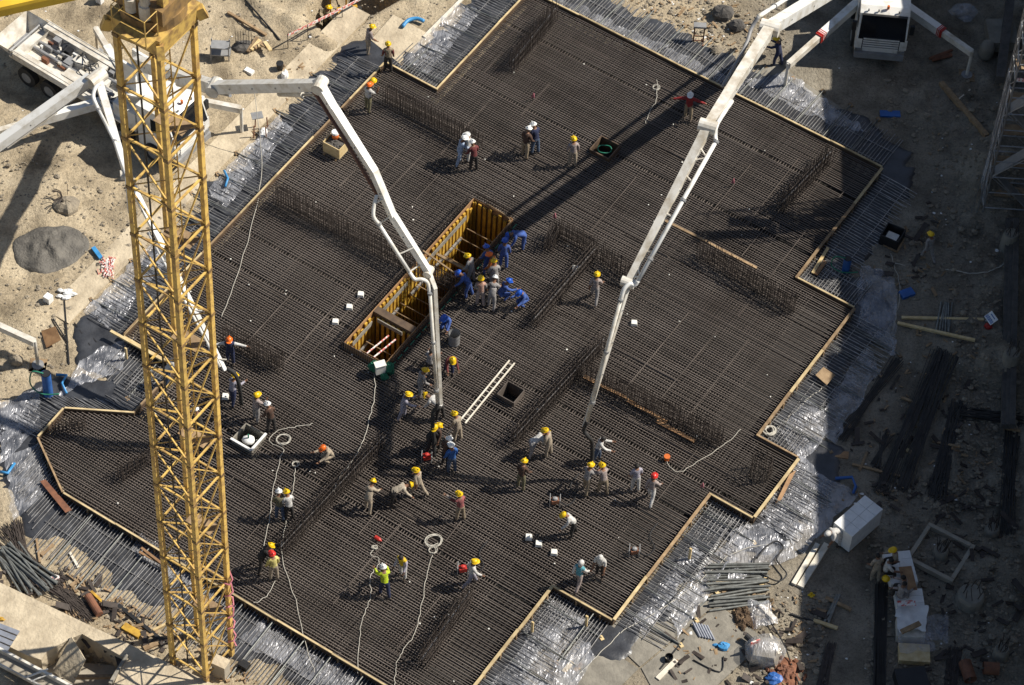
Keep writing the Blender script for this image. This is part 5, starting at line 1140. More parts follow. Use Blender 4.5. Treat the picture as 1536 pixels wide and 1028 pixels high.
# top left heap and bench
for k in range(6):
    plank((372+5*k, 78-3*k), (386+4*k, 56+4*k), .16, .08, 'timber' if k % 2 else 'timber_old', ORD[k]+' board from the left in the timber heap at top left', z=ZG+.1+.05*k, group='timber heap at top left')
c = on_ground(365, 72); st_ = thing('rebar_stub', 'pile stub with thin upright bars beside the timber heap', 'pile', c); m = MB(); m.ell(c, .5, .42, .25, 12, 6, .15); m.build('concrete', 'rock_dark', st_)
for k in range(7): m = MB(); x = c+Vector((-.35+.12*k, .1, .1)); m.tube([x, x+UPZ*random.uniform(.8, 1.1)], .014, 4); m.build('upright_bar', 'rebar_wall', st_)
c = on_ground(331, 86); tb = thing('work_bench', 'steel work bench with two shelves near the crane top', 'bench', c); 
for zz, w in ((.35, .9), (.8, .8)): m = MB(); m.box(c+UPZ*zz, w, .5, .05); m.build('shelf', 'grey_paint', tb)
for sx in (-.4, .4):
    for sy in (-.22, .22): m = MB(); m.beam(c+Vector((sx, sy, 0)), c+Vector((sx, sy, .95)), .05, .05); m.build('leg', 'grey_paint', tb)
plank((342, 20), (399, 54), .12, .1, 'timber_old', 'long pole lying on the sand at top left', name='pole'); line([(368, 0), (390, 25), (420, 60)], .04, 'cable_black', 'cable', 'black cable on the sand at top left', 'cable', 4, ZG+.1)
bx(374, 110, .42, .24, .2, 'white', 'white_block', 'white block on the sand above the folded boom', 'block'); bx(150, 3, .3, .25, .5, 'white', 'white_box', 'white box at the top edge left of the crane', 'box')
c = on_ground(420, 104); m = MB(); m.tube([c+UPZ*.05, c+UPZ*.4], [.14, .17], 12); one(m, 'black_bucket', 'black', 'black bucket on the sand left of the upper left bars', 'bucket'); m = MB(); c = on_ground(427, 116); m.ell(c+UPZ*.15, .17, .25, .2, 9, 5, .2); one(m, 'white_sack', 'white', 'white sack below the black bucket', 'sack')
c = on_ground(392, 200); rk = thing('steel_rack', 'bent rusty steel rack with a white sack beside the upper left bars', 'rack', c)
for sx in (-.3, .25):
    for sy in (-.3, .3): m = MB(); m.beam(c+Vector((sx, sy, 0)), c+Vector((sx*.9, sy*.9, .75)), .04, .04); m.build('leg', 'rust', rk)
m = MB(); m.box(c+Vector((-.2, .3, .8)), .5, .4, .03, .3); m.build('panel', 'grey_paint', rk); m = MB(); m.ell(c+Vector((.1, -.1, .15)), .2, .28, .15, 9, 5, .2); m.build('sack', 'white', rk)
# excavator in the hole, tape
c = gp(508, 48, -2.3); ex_ = thing('mini_excavator', 'yellow mini excavator working down in the hole at the top', 'excavator', c)
for sg in (-1, 1): m = MB(); m.box(c+Vector((.3+sg*.5, .4, .25)), .32, 1.7, .5); m.build('track', 'rubber', ex_)
m = MB(); m.box(c+Vector((.45, .1, .85)), .95, .8, .75, .3); m.ell(c+Vector((.45, .1, 1.2)), .42, .34, .12, 12, 4); m.build('engine_cover', 'beam_yellow', ex_)
m = MB(); m.box(c+Vector((-.05, .85, 2.0)), .9, .9, .07, .3); m.build('roof', 'black', ex_)
for sx, sy in ((-.4, .4), (.3, .5), (-.45, 1.2), (.25, 1.25)): m = MB(); m.beam(c+Vector((sx, sy, .6)), c+Vector((sx, sy, 2.0)), .06, .06); m.build('roof_post', 'beam_yellow', ex_)
m = MB(); m.beam(c+Vector((-.5, .9, .7)), c+Vector((-1.0, 1.5, 1.7)), .16, .2); m.build('boom_arm', 'beam_yellow', ex_); m = MB(); m.beam(c+Vector((-1.0, 1.5, 1.7)), c+Vector((-1.4, 1.6, .7)), .12, .16); m.build('dipper_arm', 'beam_yellow', ex_)
for k, (p, q) in enumerate((((462, 58), (575, 0)), ((432, 72), (590, -8)))):
    tp = thing('warning_tape', ('upper', 'lower')[k]+' red and white warning tape strung along the hole', 'tape', on_ground(*p))
    a = on_ground(*p, .8); b_ = on_ground(*q, .8); m = MB(); m.beam(a, b_, .02, .12); m.build('tape', 'tape', tp)
    for f_ in (0, .45, 1): m = MB(); x = a.lerp(b_, f_); m.tube([x-UPZ*.85, x+UPZ*.1], .02, 5); m.build('post', 'rebar_wall', tp)
plank((636, 56), (702, -10), .16, .08, 'timber_white', 'pale timber laid along the plastic-lined notch at the top', z=ZG+.12)
# ------------------------------------------------------------- lower left deck
def Z(px, py, z): return gp(px, py, z)
dk = thing('concrete_deck', 'pale sandy concrete deck with an open chamber in the bottom left corner', 'concrete deck', gp(120, 990, -1.2))
zt = .02
def dprism(poly, z1, z0, nm, mt):
    m = MB(); m.prism([gp(x, y, z1)[:2] for x, y in poly][::-1], z0, z1); m.build(nm, mt, dk)
dprism([(-140, 800), (0, 874), (330, 1031), (460, 1095), (440, 1130), (300, 1062), (192, 990), (125, 952), (60, 912), (-140, 830)], zt, -1.3, 'deck_strip', 'concrete_pale')
dprism([(-140, 822), (62, 906), (130, 948), (98, 962), (70, 978), (62, 990), (40, 983), (18, 972), (-140, 900)], zt-.004, -1.3, 'deck_slab', 'concrete_pale')
dprism([(190, 982), (306, 1056), (430, 1122), (300, 1160), (165, 1040), (178, 1010)], zt-.003, -1.3, 'deck_end', 'concrete_pale')
dprism([(20, 970), (60, 990), (200, 1000), (240, 1080), (60, 1080), (-140, 960), (-140, 905)], -1.05, -1.3, 'chamber_floor', 'concrete')
m = MB(); P4 = [gp(80, 1008, -.7), gp(111, 1026, -.7), gp(129, 990, .1), gp(108, 955, .1)]; n_ = (P4[1]-P4[0]).cross(P4[3]-P4[0]).normalized()*.08; m.hexa(P4+[p+n_ for p in P4]); m.build('tilted_panel', 'concrete_pale', dk)
m = MB(); m.beam(gp(192, 990, -.3), gp(166, 1034, -.3), .12, .9); m.build('cross_wall', 'concrete_grey', dk)
m = MB(); m.beam(gp(112, 1016, -.5), gp(178, 1015, -.5), .14, .16); m.build('steel_beam', 'timber_old', dk)
m = MB(); m.beam(gp(-60, 944, .1), gp(112, 1034, .1), .1, .28); m.beam(gp(-60, 966, .1), gp(95, 1048, .1), .06, .2); m.build('channel_beam', 'white_dirty', dk)
m = MB(); m.beam(gp(-60, 956, -.03), gp(102, 1041, -.03), .5, .03); m.build('walkway_plate', 'concrete', dk)
m = MB(); m.tube([gp(40, 1016, .2), gp(72, 1004, .2)], .04, 6); m.tube([gp(46, 1022, .2), gp(78, 1010, .2)], .03, 6); m.build('short_pipe', 'white_dirty', dk)
m = MB(); m.prism([gp(x, y, -1.)[:2] for x, y in ((-140, 960), (100, 1070), (60, 1130), (-140, 1130))][::-1], -1.5, -1.1); m.build('dark_void', 'blue', dk)  # blue slab puts the shaded void below the channel beam into colour
for k in range(4): m = MB(); m.beam(gp(-40, 924+9*k, zt+.06), gp(28-5*k, 950+9*k-3*k*.3, zt+.06), .2, .05); m.build('corrugated_strip', 'sheet_metal', dk)
m = MB(); c = gp(2, 930, zt); m.ell(c+UPZ*.05, .15, .1, .06, 9, 4, .3); m.build('yellow_rag', 'beam_yellow', dk)
# ------------------------------------------------------------- lower left clutter
def bundle(p0, p1, n_, r, mt, label, spread, name='tube_bundle', z=None, lay=2, cat='steel tubes', jit=.04, pn='tube', group=None, n_side=8):
    a = on_ground(*p0) if z is None else gp(*p0, z); b_ = on_ground(*p1) if z is None else gp(*p1, z); d = (b_-a).normalized(); s = d.cross(UPZ).normalized()
    t_ = thing(name, label, cat, (a+b_)/2, group); stuff = n_ > 40; m = MB()
    for k in range(n_):
        off = s*(spread*((k % (n_//lay+1))/(n_/lay)-.5)+random.uniform(-.02, .02)); zz = r+.05+(k//(n_//lay+1))*r*2.0; ang = random.uniform(-jit, jit)
        if not stuff: m = MB()
        m.tube([a+off+UPZ*zz+d*random.uniform(-.15, .15)-s*ang*2, b_+off+UPZ*zz+d*random.uniform(-.15, .15)+s*ang*2], r, n_side)
        if not stuff: m.build(pn, mt, t_)
    if stuff: m.build(pn, mt, t_, kind='stuff')
    return t_
bundle((8, 826), (72, 886), 12, .045, 'scaf', 'fan of grey scaffold props lying in the lower left corner', .75, jit=.12); bundle((0, 830), (42, 893), 6, .045, 'scaf', 'short row of grey scaffold props at the far lower left', .35, jit=.05)
m = MB(); m.tube([on_ground(132, 897, .16), on_ground(150, 926, .16)], .16, 14); one(m, 'brown_pipe', 'rust', 'short brown pipe among the rubble in the lower left', 'pipe')
plank((137, 889), (156, 907), .1, .12, 'beam_yellow', 'yellow formwork beam piece beside the brown pipe'); plank((172, 905), (243, 962), .14, .08, 'black', 'long dark steel beam lying in the lower left rubble', name='steel_beam', cat='beam')
plank((100, 862), (170, 915), .05, .06, 'timber_old', 'dark rusty bar left of the brown pipe'); plank((55, 810), (60, 845), .08, .08, 'timber_old', 'short weathered batten near the scaffold props'); plank((62, 834), (80, 818), .16, .06, 'timber_old', 'short weathered board near the scaffold props')
plank((105, 830), (118, 853), .1, .06, 'timber_white', 'pale offcut above the brown pipe'); plank((230, 947), (256, 934), .1, .08, 'timber', 'yellow batten at the foot of the left mast leg'); plank((216, 975), (262, 955), .2, .1, 'timber_old', 'dark plank under the left mast leg')
bx(198, 948, .8, .3, .15, 'beam_yellow', 'jack', 'yellow steel jack in the lower left rubble', 'jack', -.5)
c = on_ground(332, 1012); cb = thing('steel_cabinet', 'tan steel cabinet at the foot of the crane mast', 'cabinet', c); m = MB(); m.box(c+UPZ*.45, .55, .4, .9, -.4); m.build('body', 'concrete', cb); m = MB(); m.box(c+UPZ*.92, .6, .45, .05, -.4); m.build('lid', 'concrete_pale', cb)
bx(367, 1002, .35, .3, .3, 'black', 'black_box', 'small black box right of the mast foot', 'box')
m = MB(); c = on_ground(82, 868); m.ell(c+UPZ*.06, .25, .16, .08, 10, 4, .3); one(m, 'cement_bag', 'paper_red', 'torn red and white cement bag in the lower left rubble', 'bag')
bundle((10, 790), (60, 880), 46, .016, 'rebar_wall', 'tangle of dark rebar offcuts in the lower left corner', .5, 'rebar_bundle', jit=.3, cat='rebar', pn='offcut_bars', n_side=4); bundle((70, 868), (140, 930), 50, .016, 'rebar_wall', 'tangle of dark rebar left of the brown pipe', .5, 'rebar_bundle', jit=.25, cat='rebar', pn='offcut_bars', n_side=4)
# ------------------------------------------------------------- lower right, sunlit
bundle((1060, 862), (1152, 858), 9, .05, 'scaf', 'upper row of grey scaffold tubes in the lower right heap', .55, jit=.05); bundle((1062, 888), (1150, 880), 10, .05, 'scaf', 'middle row of grey scaffold tubes in the lower right heap', .6, jit=.06); bundle((1066, 910), (1152, 902), 6, .05, 'scaf', 'lower row of grey scaffold tubes in the lower right heap', .35, jit=.04)
plank((1096, 865), (1108, 848), .1, .08, 'timber', 'yellow batten at the left end of the scaffold tubes'); plank((1104, 866), (1128, 858), .18, .05, 'timber', 'orange board under the upper scaffold tubes'); plank((1140, 880), (1150, 868), .18, .06, 'timber', 'short yellow board under the right end of the tubes')
plank((1190, 878), (1226, 818), .19, .14, 'timber_white', 'left of two long white boards at the edge of the shade', name='white_board'); plank((1200, 882), (1240, 818), .26, .14, 'timber_white', 'right of two long white boards at the edge of the shade', name='white_board')
def heap(px, py, rx, ry, h, mt, label, name, cat, jit=.2):
    c = on_ground(px, py); m = MB()
    def dome(a, b_):
        th = 2*math.pi*b_; k = 1+.18*math.sin(2*th+px)+.1*math.sin(5*th+py); x = rx*a*k*math.cos(th); y = ry*a*k*math.sin(th); e = float(fbm(np.array((c.x+x)*5), np.array((c.y+y)*5), 4))
        return c+Vector((x, y, h*(1-a**1.4)*(.2+1.5*e)-.06*a))
    m.grid(dome, 14, 36)
    for k in range(26): a = random.uniform(0, 6.28); r = random.uniform(.3, 1.15); m.ell(c+Vector((rx*r*math.cos(a), ry*r*math.sin(a), h*max(0, 1-r))), .12*random.uniform(.4, 1.2), .11, .09, 7, 4, .25)
    return one(m, name, mt, label, cat)
heap(1114, 932, .55, .75, .35, 'soil_brown', 'heap of dark brown soil below the scaffold tubes', 'soil_heap', 'soil'); heap(1180, 1010, .75, .65, .2, 'rust', 'heap of rusty offcuts in the bottom right sunlight', 'rust_heap', 'scrap', .25)
c = on_ground(1056, 950); cs = thing('corrugated_sheet', 'piece of corrugated metal sheet lying on concrete at lower right', 'metal sheet', c)
for k in range(6): m = MB(); x = c+Vector((-.3+.11*k, .08-.02*k, .08)); m.tube([x+Vector((.15, -.32, 0)), x+Vector((-.15, .3, .05))], .045, 6); m.build('corrugation', 'sheet_metal', cs)
m = MB(); c = on_ground(1085, 972); m.ell(c+UPZ*.12, .24, .2, .16, 12, 6, .18); m.ell(c+Vector((-.3, .05, .08)), .14, .08, .07, 8, 4, .2); one(m, 'blue_bag', 'blue_light', 'blue plastic bag on the concrete at lower right', 'bag'); m = MB(); c = on_ground(1160, 1020); m.ell(c+UPZ*.1, .3, .25, .14, 12, 6, .25); one(m, 'blue_bag', 'blue', 'blue plastic bag beside the rusty offcuts', 'bag')
c = on_ground(1146, 985); wm = thing('wrapped_machine', 'machine wrapped in shiny clear plastic with red labels at lower right', 'machine', c)
m = MB(); m.hexa([c+Vector(p) for p in ((-.6, -.45, .05), (.45, -.6, .05), (.7, .35, .05), (-.4, .5, .05), (-.5, -.35, .6), (.3, -.5, .7), (.5, .25, .85), (-.35, .4, .8))]); m.build('body', 'concrete', wm)
m = MB(); m.ell(c+UPZ*.42, .8, .68, .55, 18, 9, .06); m.build('wrapping', 'film', wm, smooth=True); m = MB(); m.box(c+Vector((-.42, .1, .75)), .4, .05, .35, .5); m.build('red_label', 'paper_red', wm)
m = MB(); m.tube([c+Vector((-.5, .45, .35)), c+Vector((-.75, .65, .4))], .13, 12, False); m.build('pipe_mouth', 'black', wm); m = MB(); m.beam(c+Vector((.15, .55, .8)), c+Vector((.5, -.35, .8)), .08, .03); m.build('strap', 'timber_white', wm)
sheet([(1118, 905), (1150, 905), (1165, 940), (1130, 945)], 'clear plastic bag right of the brown soil heap', 'film', .3); plank((1140, 908), (1162, 930), .2, .05, 'timber_white', 'white board right of the clear plastic bag')
plank((1018, 940), (1062, 900), .05, .05, 'scaf', 'thin steel tube above the corrugated sheet', name='tube', cat='tube'); plank((1128, 890), (1100, 870), .05, .05, 'scaf', 'thin tube across the scaffold heap', name='tube', cat='tube'); plank((990, 1005), (1026, 960), .05, .05, 'black', 'thin dark bar left of the corrugated sheet', name='tube', cat='tube')
c = on_ground(1003, 990); m = MB(); m.tube([c, c+UPZ*.25], .16, 14, False); one(m, 'black_pipe_end', 'black', 'short black pipe ring on the concrete at the bottom', 'pipe'); plank((986, 1020), (1014, 992), .2, .08, 'timber_white', 'pale board below the short black pipe ring')
plank((845, 1010), (858, 995), .18, .1, 'timber', 'yellow timber block at the bottom edge'); plank((862, 1008), (872, 996), .16, .08, 'timber_old', 'second brown timber block at the bottom edge'); plank((1185, 922), (1242, 940), .06, .06, 'black', 'dark bar on the ground right of the scaffold heap', name='bar', cat='bar')
bundle((1256, 895), (1238, 935), 4, .05, 'scaf', 'four scaffold tubes on two timbers at the edge of the shade', .22, lay=1); plank((1238, 898), (1276, 916), .14, .1, 'timber_old', 'upper timber under the four scaffold tubes', name='timber'); plank((1220, 932), (1256, 944), .14, .1, 'timber', 'lower timber under the four scaffold tubes', name='timber')
m = MB(); c = on_ground(1217, 894); 
for k in range(4): m.ell(c+Vector((.08*math.cos(k*1.6), .08*math.sin(k*1.6), .06)), .08, .05, .05, 7, 4, .2)
one(m, 'yellow_gloves', 'hat_yellow', 'yellow work gloves at the edge of the shade', 'gloves')
# wrapped block stack
def stack(px, py, lx, ly, h, ang, label, mt='white', wrap=True, nb=(2, 4, 3), z=None):
    c = on_ground(px, py); t_ = thing('block_stack', label, 'block stack', c, 'block stacks on pallets'); f = Vector((math.cos(ang), math.sin(ang), 0)); s = Vector((-f.y, f.x, 0))
    for k in (-.4, 0, .4): m = MB(); m.beam(c+s*(k*ly)-f*lx/2+UPZ*.06, c+s*(k*ly)+f*lx/2+UPZ*.06, .1, .1); m.build('pallet_bearer', 'timber_old', t_)
    for i in range(nb[0]):
        for j in range(nb[1]):
            for k in range(nb[2]):
                m = MB(); m.obox(c+f*(lx*((i+.5)/nb[0]-.5))+s*(ly*((j+.5)/nb[1]-.5))+UPZ*(.12+h*(k+.5)/nb[2]), f*(lx/nb[0]/2-.006), s*(ly/nb[1]/2-.006), UPZ*(h/nb[2]/2-.004)); m.build('block', mt, t_)
    return c, f, s, t_
c, f, s, t_ = stack(1282, 800, .95, 1.9, 1.1, -.72, 'tall stack of white wrapped blocks at the edge of the shade', 'white')
c, f, s, t_ = stack(1348, 862, 1.1, 1.5, .4, .2, 'upper block pallet with red print where workers sit in the shade', 'white'); c, f, s, t_ = stack(1362, 910, 1.1, 1.0, .4, .1, 'lower block pallet with red print where workers sit in the shade', 'white', nb=(2, 3, 3))
m = MB(); m.obox(gp(1360, 905, .55), (.35, .04, 0), (-.02, .12, 0), (0, 0, .012)); one(m, 'printed_wrap', 'paper_red', 'red printed wrapping on the lower block pallet', 'wrapping'); m = MB(); m.obox(gp(1362, 868, .55), (.25, .05, 0), (-.1, .55, 0), (0, 0, .014)); one(m, 'cardboard', 'ply', 'brown cardboard sheet on the pallet behind the sitting men', 'cardboard')
m = MB(); c = gp(1329, 868, .56); m.ell(c, .14, .16, .12, 12, 5, half=True); m.tube([c-UPZ*.01, c], .17, 14); one(m, 'hard_hat', 'hat_yellow', 'yellow helmet lying on the upper block pallet', 'helmet')
sheet([(1340, 925), (1385, 925), (1388, 958), (1342, 958)], 'white tarpaulin over a low pile in the shade', 'white', .12, z=.2, name='tarpaulin'); bx(1364, 950, 1.1, .9, .45, 'white_dirty', 'covered_pile', 'low pile under the white tarpaulin in the shade', 'pile', 0); plank((1352, 948), (1380, 935), .2, .08, 'timber_old', 'offcut board on the white tarpaulin', z=.5)
bx(1370, 985, 1.2, .8, .3, 'timber', 'pallet_box', 'wooden pallet with grey plastic wrap in the shade', 'pallet', 0); sheet([(1345, 960), (1398, 958), (1402, 985), (1348, 988)], 'grey plastic wrap over the wooden pallet', 'film_grey', .1, z=.05); bx(1366, 1030, 1.2, 1.1, .5, 'black', 'dark_crate', 'dark covered crate at the bottom right', 'crate', .2)
sheet([(1385, 925), (1425, 930), (1420, 965), (1385, 960)], 'thin grey plastic right of the white tarpaulin', 'film_grey', .06)
bundle((1322, 880), (1318, 1040), 70, .018, 'rebar_dark', 'long dark rebar bundle left of the block pallets', .45, 'rebar_bundle', jit=.01, cat='rebar', pn='bars', n_side=4); bundle((1246, 968), (1230, 1040), 50, .014, 'rebar_wall', 'brown rebar bundle at the bottom in the shade', .35, 'rebar_bundle', jit=.03, cat='rebar', pn='bars', n_side=4); bundle((1432, 975), (1425, 1040), 44, .014, 'rebar_wall', 'rusty rebar bundle at the bottom right', .5, 'rebar_bundle', jit=.02, cat='rebar', pn='bars', n_side=4)
for k, (px, py) in enumerate(((1450, 1012), (1485, 1008))): c = on_ground(px, py); m = MB(); m.tube([c+Vector((-.1*(k == 0)-.3*k, .4*(1-k), .25)), c+Vector((.1*(k == 0)+.3*k, -.4*(1-k), .25))], .25, 16, False); one(m, 'rust_pipe', 'rust', ('left', 'right')[k]+' short wide rusty pipe at the bottom right', 'pipe')
# piles
def pile(px, py, r, h, label, bars=14, frame=0):
    c = on_ground(px, py); t_ = thing('pile_head', label, 'pile', c, 'concrete pile heads'); m = MB(); m.tube([c-UPZ*.2, c+UPZ*h*.7, c+UPZ*h], [r*1.1, r, r*.85], 18); m.build('concrete', 'concrete_grey', t_)
    for k in range(bars): a = 6.28*k/bars; m = MB(); x = c+Vector((r*.6*math.cos(a), r*.6*math.sin(a), h)); m.tube([x, x+Vector((random.uniform(-.15, .15), random.uniform(-.15, .15), random.uniform(.4, .75)))], .018, 4); m.build('bar', 'rebar_wall', t_)
    if frame:
        for dx, dy in ((1, 0), (-1, 0), (0, 1), (0, -1)): m = MB(); a_ = Matrix.Rotation(-.5, 3, 'Z'); p = a_ @ Vector((dx*frame, dy*frame, 0)); q = a_ @ Vector((-dy*frame, dx*frame, 0)); m.beam(c+p-q*.9+UPZ*.08, c+p+q*(1.08)+UPZ*.08, .16, .24); m.build('curb', 'concrete', t_)
pile(1410, 832, .3, .4, 'pile head with red-brown bars inside a square concrete curb', 16, .95); pile(1455, 900, .55, .45, 'wide round pile head in the shade at lower right', 8); pile(1500, 985, .3, .6, 'pile head with upright bars near the lower right corner', 12); pile(1487, 800, .3, .4, 'pile head in the dirt right of the curb', 10); pile(1512, 370, .35, .9, 'tall pile head in the dirt below the scaffold tower', 10); pile(1516, 540, .35, .5, 'pale broken pile head at the right', 8)
# tubes on timbers, sign
plank((1352, 478), (1475, 481), .12, .1, 'timber', 'upper long timber carrying tubes in the shade', name='timber'); plank((1346, 486), (1462, 512), .12, .1, 'timber', 'lower long timber carrying tubes in the shade', name='timber'); bundle((1418, 458), (1412, 502), 6, .05, 'scaf', 'row of steel tubes lying on two timbers in the shade', .6, lay=1)
c = on_ground(1485, 484); sg_ = thing('sign_board', 'white sign board with dark blue lettering tilted in the dirt', 'sign', c); R3 = Matrix.Rotation(R_(-62), 3, 'Z'); X = R3 @ Vector((1, 0, 0)); Y = (R3 @ Vector((0, 1, 0))*.85+UPZ*.52).normalized(); N = X.cross(Y); c0 = c+UPZ*.3
m = MB(); m.obox(c0, X*.26, Y*.2, N*.012); m.build('board', 'white', sg_)
m = MB(); m.beam(c0-Y*.19-N*.03, c-UPZ*.1, .04, .04); m.build('stake', 'timber_old', sg_)
for k in range(5): m = MB(); x = c0+X*(-.19+.095*k)-Y*.08+N*.016; m.obox(x-X*.025, X*.01, Y*.075, N*.003); m.obox(x+X*.018, X*.012, Y*.07, N*.003); m.obox(x+Y*(.06 if k % 2 else -.06), X*.03, Y*.012, N*.0045); m.build('letter', 'blue', sg_)
m = MB(); m.obox(c0+Y*.1+N*.016, X*.15, Y*.02, N*.003); m.build('text_line', 'blue', sg_)
m = MB(); c = on_ground(1482, 492); m.ell(c+UPZ*.1, .18, .15, .14, 10, 5, .2); one(m, 'red_bag', 'red', 'red bag at the foot of the sign board', 'bag')
# long rebar bundles in the shade
for k, (p, q, n_, sp) in enumerate((((1412, 528), (1318, 738), 60, .45), ((1424, 532), (1352, 735), 60, .5), ((1438, 605), (1400, 748), 60, .55), ((1445, 622), (1530, 630), 60, .5), ((1345, 540), (1260, 660), 44, .3), ((1520, 640), (1505, 800), 60, .5), ((1330, 655), (1312, 700), 44, .15))):
    bundle(p, q, n_//2-2, .02, 'rebar_dark', ('longest dark rebar bundle, leftmost of the long three in the shade', 'middle dark rebar bundle of the long three in the shade', 'right dark rebar bundle of the long three in the shade', 'dark rebar bundle lying crosswise at the right edge', 'dark rebar bundle beside the plastic sheet in the shade', 'dark rebar bundle running along the right edge', 'short dark rebar bundle near the blue strap')[k], sp, 'rebar_bundle', jit=.11, cat='rebar', pn='bar', lay=2, n_side=4)
for k, (p, q) in enumerate((((1352, 598), (1375, 606)), ((1278, 698), (1350, 716)), ((1398, 664), (1440, 672)), ((1290, 705), (1300, 680)), ((1505, 644), (1530, 648)))): plank(p, q, .1, .08, 'timber_old', ORD[k]+' short timber among the rebar bundles in the shade', name='timber', group='timbers among the rebar bundles')
line([(1253, 718), (1278, 716), (1284, 730), (1280, 740)], .07, 'blue', 'blue_strap', 'blue strap at the edge of the shade near the plastic', 'strap', 1, ZG+.2, 4); bx(1258, 682, .8, .35, .05, 'ply', 'plywood_offcut', 'brown plywood offcut in the shade near the blue strap', 'plywood', -.1); bx(1363, 678, .25, .18, .08, 'timber', 'timber_block', 'small yellow timber block between rebar bundles', 'timber')
bx(1360, 442, .6, .4, .15, 'blue', 'blue_tarp', 'crumpled blue tarpaulin in the shade below the steel box', 'tarpaulin', .5); bx(1335, 172, .9, .35, .08, 'blue', 'blue_tarp', 'crumpled blue tarpaulin below the truck', 'tarpaulin', .05)
c = on_ground(1337, 362); ob_ = thing('steel_box', 'open dark steel box with pale cables in the shade', 'box', c); 
for sgn, ax, ot in ((1, 0, 1), (-1, 0, 1), (1, 1, 0), (-1, 1, 0)):
    A_ = Matrix.Rotation(-.45, 3, 'Z'); p = A_ @ Vector((sgn*.4*(ax == 0), sgn*.4*(ax == 1), .3)); d = A_ @ Vector((.4*(ax == 1), .4*(ax == 0), 0)); m = MB(); m.beam(c+p-d, c+p+d, .04, .6); m.build('side_panel', 'black', ob_)
m = MB(); m.box(c+UPZ*.2, .5, .4, .3, -.45); m.build('transformer', 'foam', ob_)
for k, (p, q) in enumerate((((1320, 365), (1345, 380)), ((1345, 380), (1356, 360)))): plank(p, q, .08, .06, 'timber_old', ('left', 'right')[k]+' timber rail below the open steel box', name='timber')
plank((1411, 126), (1480, 206), .22, .2, 'timber_old', 'long brown steel beam leaning towards the scaffold tower', name='steel_beam', cat='beam'); plank((1436, 152), (1455, 136), .06, .06, 'timber_white', 'thin pale batten across the brown steel beam')
c = on_ground(1478, 85); m = MB(); m.tube([c, c+UPZ*.15, c+UPZ*.6, c+UPZ*.85], [.28, .34, .34, .26], 16); one(m, 'drum', 'concrete_grey', 'grey drum in the shade right of the truck outrigger', 'drum', smooth=True); bundle((1400, 92), (1428, 82), 4, .07, 'rust', 'dark red pipes on the ground under the right outrigger', .3, lay=1)
m = MB(); m.box(on_ground(1500, 60)+UPZ*.3, 1.3, 1.5, .6, .1); one(m, 'concrete_block', 'concrete_grey', 'low concrete block in the shade at the top right', 'block'); m = MB(); c = on_ground(1445, 22); m.ell(c+UPZ*.2, .6, .5, .3, 12, 6, .25); one(m, 'grey_tarp', 'film_grey', 'crumpled grey tarpaulin at the top right', 'tarpaulin')
# scaffold tower on the right
b0 = on_ground(1474, 318); tw = thing('scaffold_tower', 'tall grey scaffold stair tower at the right edge in the shade', 'scaffold', b0); WX, WY, HH = 2.0, 1.5, 14.0
cs_ = [b0, b0+Vector((WX, .0, 0)), b0+Vector((WX, WY, 0)), b0+Vector((0, WY, 0))]
for c in cs_: m = MB(); m.tube([c, c+UPZ*HH], .04, 8); m.build('standard', 'steel', tw)
lv = 0
while lv < HH:
    for i in range(4):
        a, b_ = cs_[i], cs_[(i+1) % 4]
        m = MB(); m.tube([a+UPZ*(lv+.3), b_+UPZ*(lv+.3)], .03, 6); m.build('ledger', 'steel', tw); m = MB(); m.tube([a+UPZ*(lv+1.3), b_+UPZ*(lv+1.3)], .025, 6); m.build('guard_rail', 'steel', tw)
        if lv+2 < HH: m = MB(); s0, e0 = (a, b_) if int(lv/2) % 2 else (b_, a); m.tube([s0+UPZ*(lv+.3), e0+UPZ*(lv+2.3)], .025, 6); m.build('brace', 'steel', tw)
    m = MB(); m.box(b0+Vector((WX*.5, WY*.62, lv+.34)), WX-.15, .55, .05); m.build('deck', 'timber_old' if lv < 10 else 'ply', tw)
    m = MB(); sgn = 1 if int(lv/2) % 2 else -1; m.beam(b0+Vector((WX/2-sgn*.8, WY*.25, lv+.3)), b0+Vector((WX/2+sgn*.8, WY*.25, lv+2.2)), .5, .06); m.build('stair_flight', 'grey_paint', tw)
    lv += 2.0
m = MB(); m.beam(cs_[0]+UPZ*8.4, cs_[1]+UPZ*8.4, .03, .18); m.build('striped_board', 'tape', tw)
m = MB(); x = cs_[0]-Vector((.25, .1, 0)); m.tube([x, x+UPZ*HH], .03, 6); m.tube([x-Vector((.25, 0, 0)), x+Vector((-.05, 0, HH*.6))], .02, 5); m.build('outer_pole', 'steel', tw)
m = MB(); m.obox(cs_[0]+Vector((-.12, .6, 4.2)), (.01, 0, 0), (0, .6, 0), (0, 0, 3.6)); m.build('mesh_screen', 'film_grey', tw)
# walings along the right edge
for k in range(3): plank((1512+k*6, 330), (1506+k*6, 640), .24, .3, 'rock_dark', ('left', 'middle', 'right')[k]+' long dark waling beam along the right edge', name='waling_beam', cat='beam', z=ZG+.3+.1*k)
plank((1515, 0), (1500, 120), .4, .4, 'rock_dark', 'dark waling beam at the top right corner', z=.4, name='waling_beam', cat='beam')
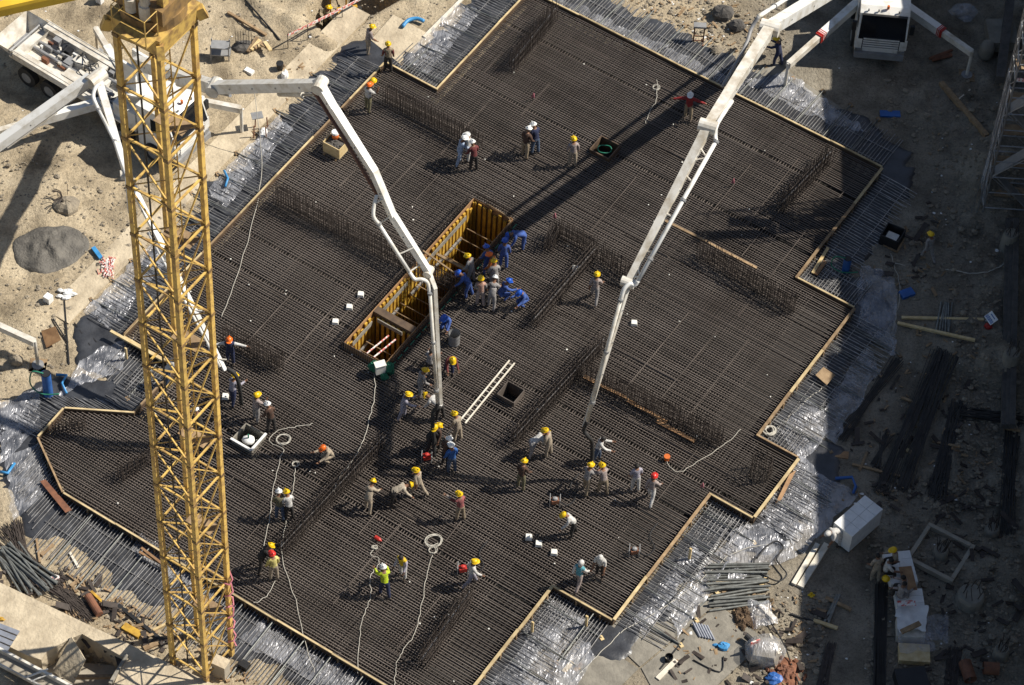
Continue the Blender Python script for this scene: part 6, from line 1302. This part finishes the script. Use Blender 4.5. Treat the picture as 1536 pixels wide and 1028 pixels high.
# rubble and litter, too small to count
def litter(regions, name, label, mt, n_, smin, smax, flat=.6, chips=False):
    m = MB()
    for (x0, y0, x1, y1), share in regions:
        for k in range(int(n_*share)):
            p = on_ground(random.uniform(x0, x1), random.uniform(y0, y1)); U, V_ = uv_of(p)
            d = float(sdist(np.array([U]), np.array([V_]))[0])
            if d < 2.4: continue
            s = random.uniform(smin, smax)*(1 if random.random() < .85 else 1.8)
            if chips: m.beam(p+UPZ*.03, p+Vector((random.uniform(-1, 1), random.uniform(-1, 1), random.uniform(0, .3)))*s*2+UPZ*.04, s*.5, .03)
            else: m.ell(p+UPZ*s*.2, s, s*random.uniform(.6, 1), s*flat, 6, 3, .25)
    m.build(name, mt, label=label, kind='stuff')
litter((((0, 0, 400, 120), .1), ((120, 270, 330, 420), .2), ((0, 400, 140, 620), .15), ((420, 0, 700, 90), .1), ((880, 0, 1180, 90), .6), ((60, 820, 400, 1000), .3), ((0, 180, 150, 330), .1)), 'rubble', 'small pale stones scattered on the sunlit sand', 'rock', 2200, .02, .08)
litter((((1330, 120, 1530, 450), .3), ((1430, 450, 1530, 760), .25), ((1300, 720, 1530, 1028), .35), ((1100, 880, 1240, 1028), .1)), 'rubble', 'grey stones and clods scattered on the shaded dirt', 'rock', 4200, .02, .10)
litter((((90, 850, 280, 960), .55), ((300, 930, 420, 1028), .2), ((420, 90, 470, 160), .05), ((880, 0, 1150, 70), .2), ((1000, 880, 1240, 1028), .22), ((1250, 480, 1480, 760), .25), ((1300, 200, 1430, 440), .15)), 'wood_chips', 'timber offcuts and chips littering the ground', 'timber_old', 520, .05, .16, chips=True)
litter((((0, 0, 500, 200), .1), ((1000, 880, 1230, 1028), .3), ((1230, 100, 1530, 1028), .4), ((900, 0, 1150, 60), .2)), 'litter', 'scraps of white paper and plastic littering the site', 'white', 260, .025, .06, .3)
litter((((0, 850, 260, 980), .5), ((1270, 560, 1480, 760), .3), ((1300, 250, 1400, 420), .2), ((1380, 700, 1530, 1028), .4), ((1000, 900, 1230, 1028), .25)), 'scrap_bars', 'dark scrap bars and sticks littering the ground', 'rebar_wall', 260, .1, .3, chips=True)
# litter lying on the mat itself
m = MB()
for k in range(70):
    u, v = random.uniform(-52, -28), random.uniform(51, 84)
    if sdist(np.array([u]), np.array([v]))[0] < -.3 and not (PIT[0]-.2 < u < PIT[1]+.2 and PIT[2] < v < PIT[3]): m.ell(UV(u, v, .04), random.uniform(.02, .05), random.uniform(.02, .05), .02, 6, 3, .2)
m.build('litter', 'foam', label='pale scraps dropped on the rebar mat', kind='stuff')
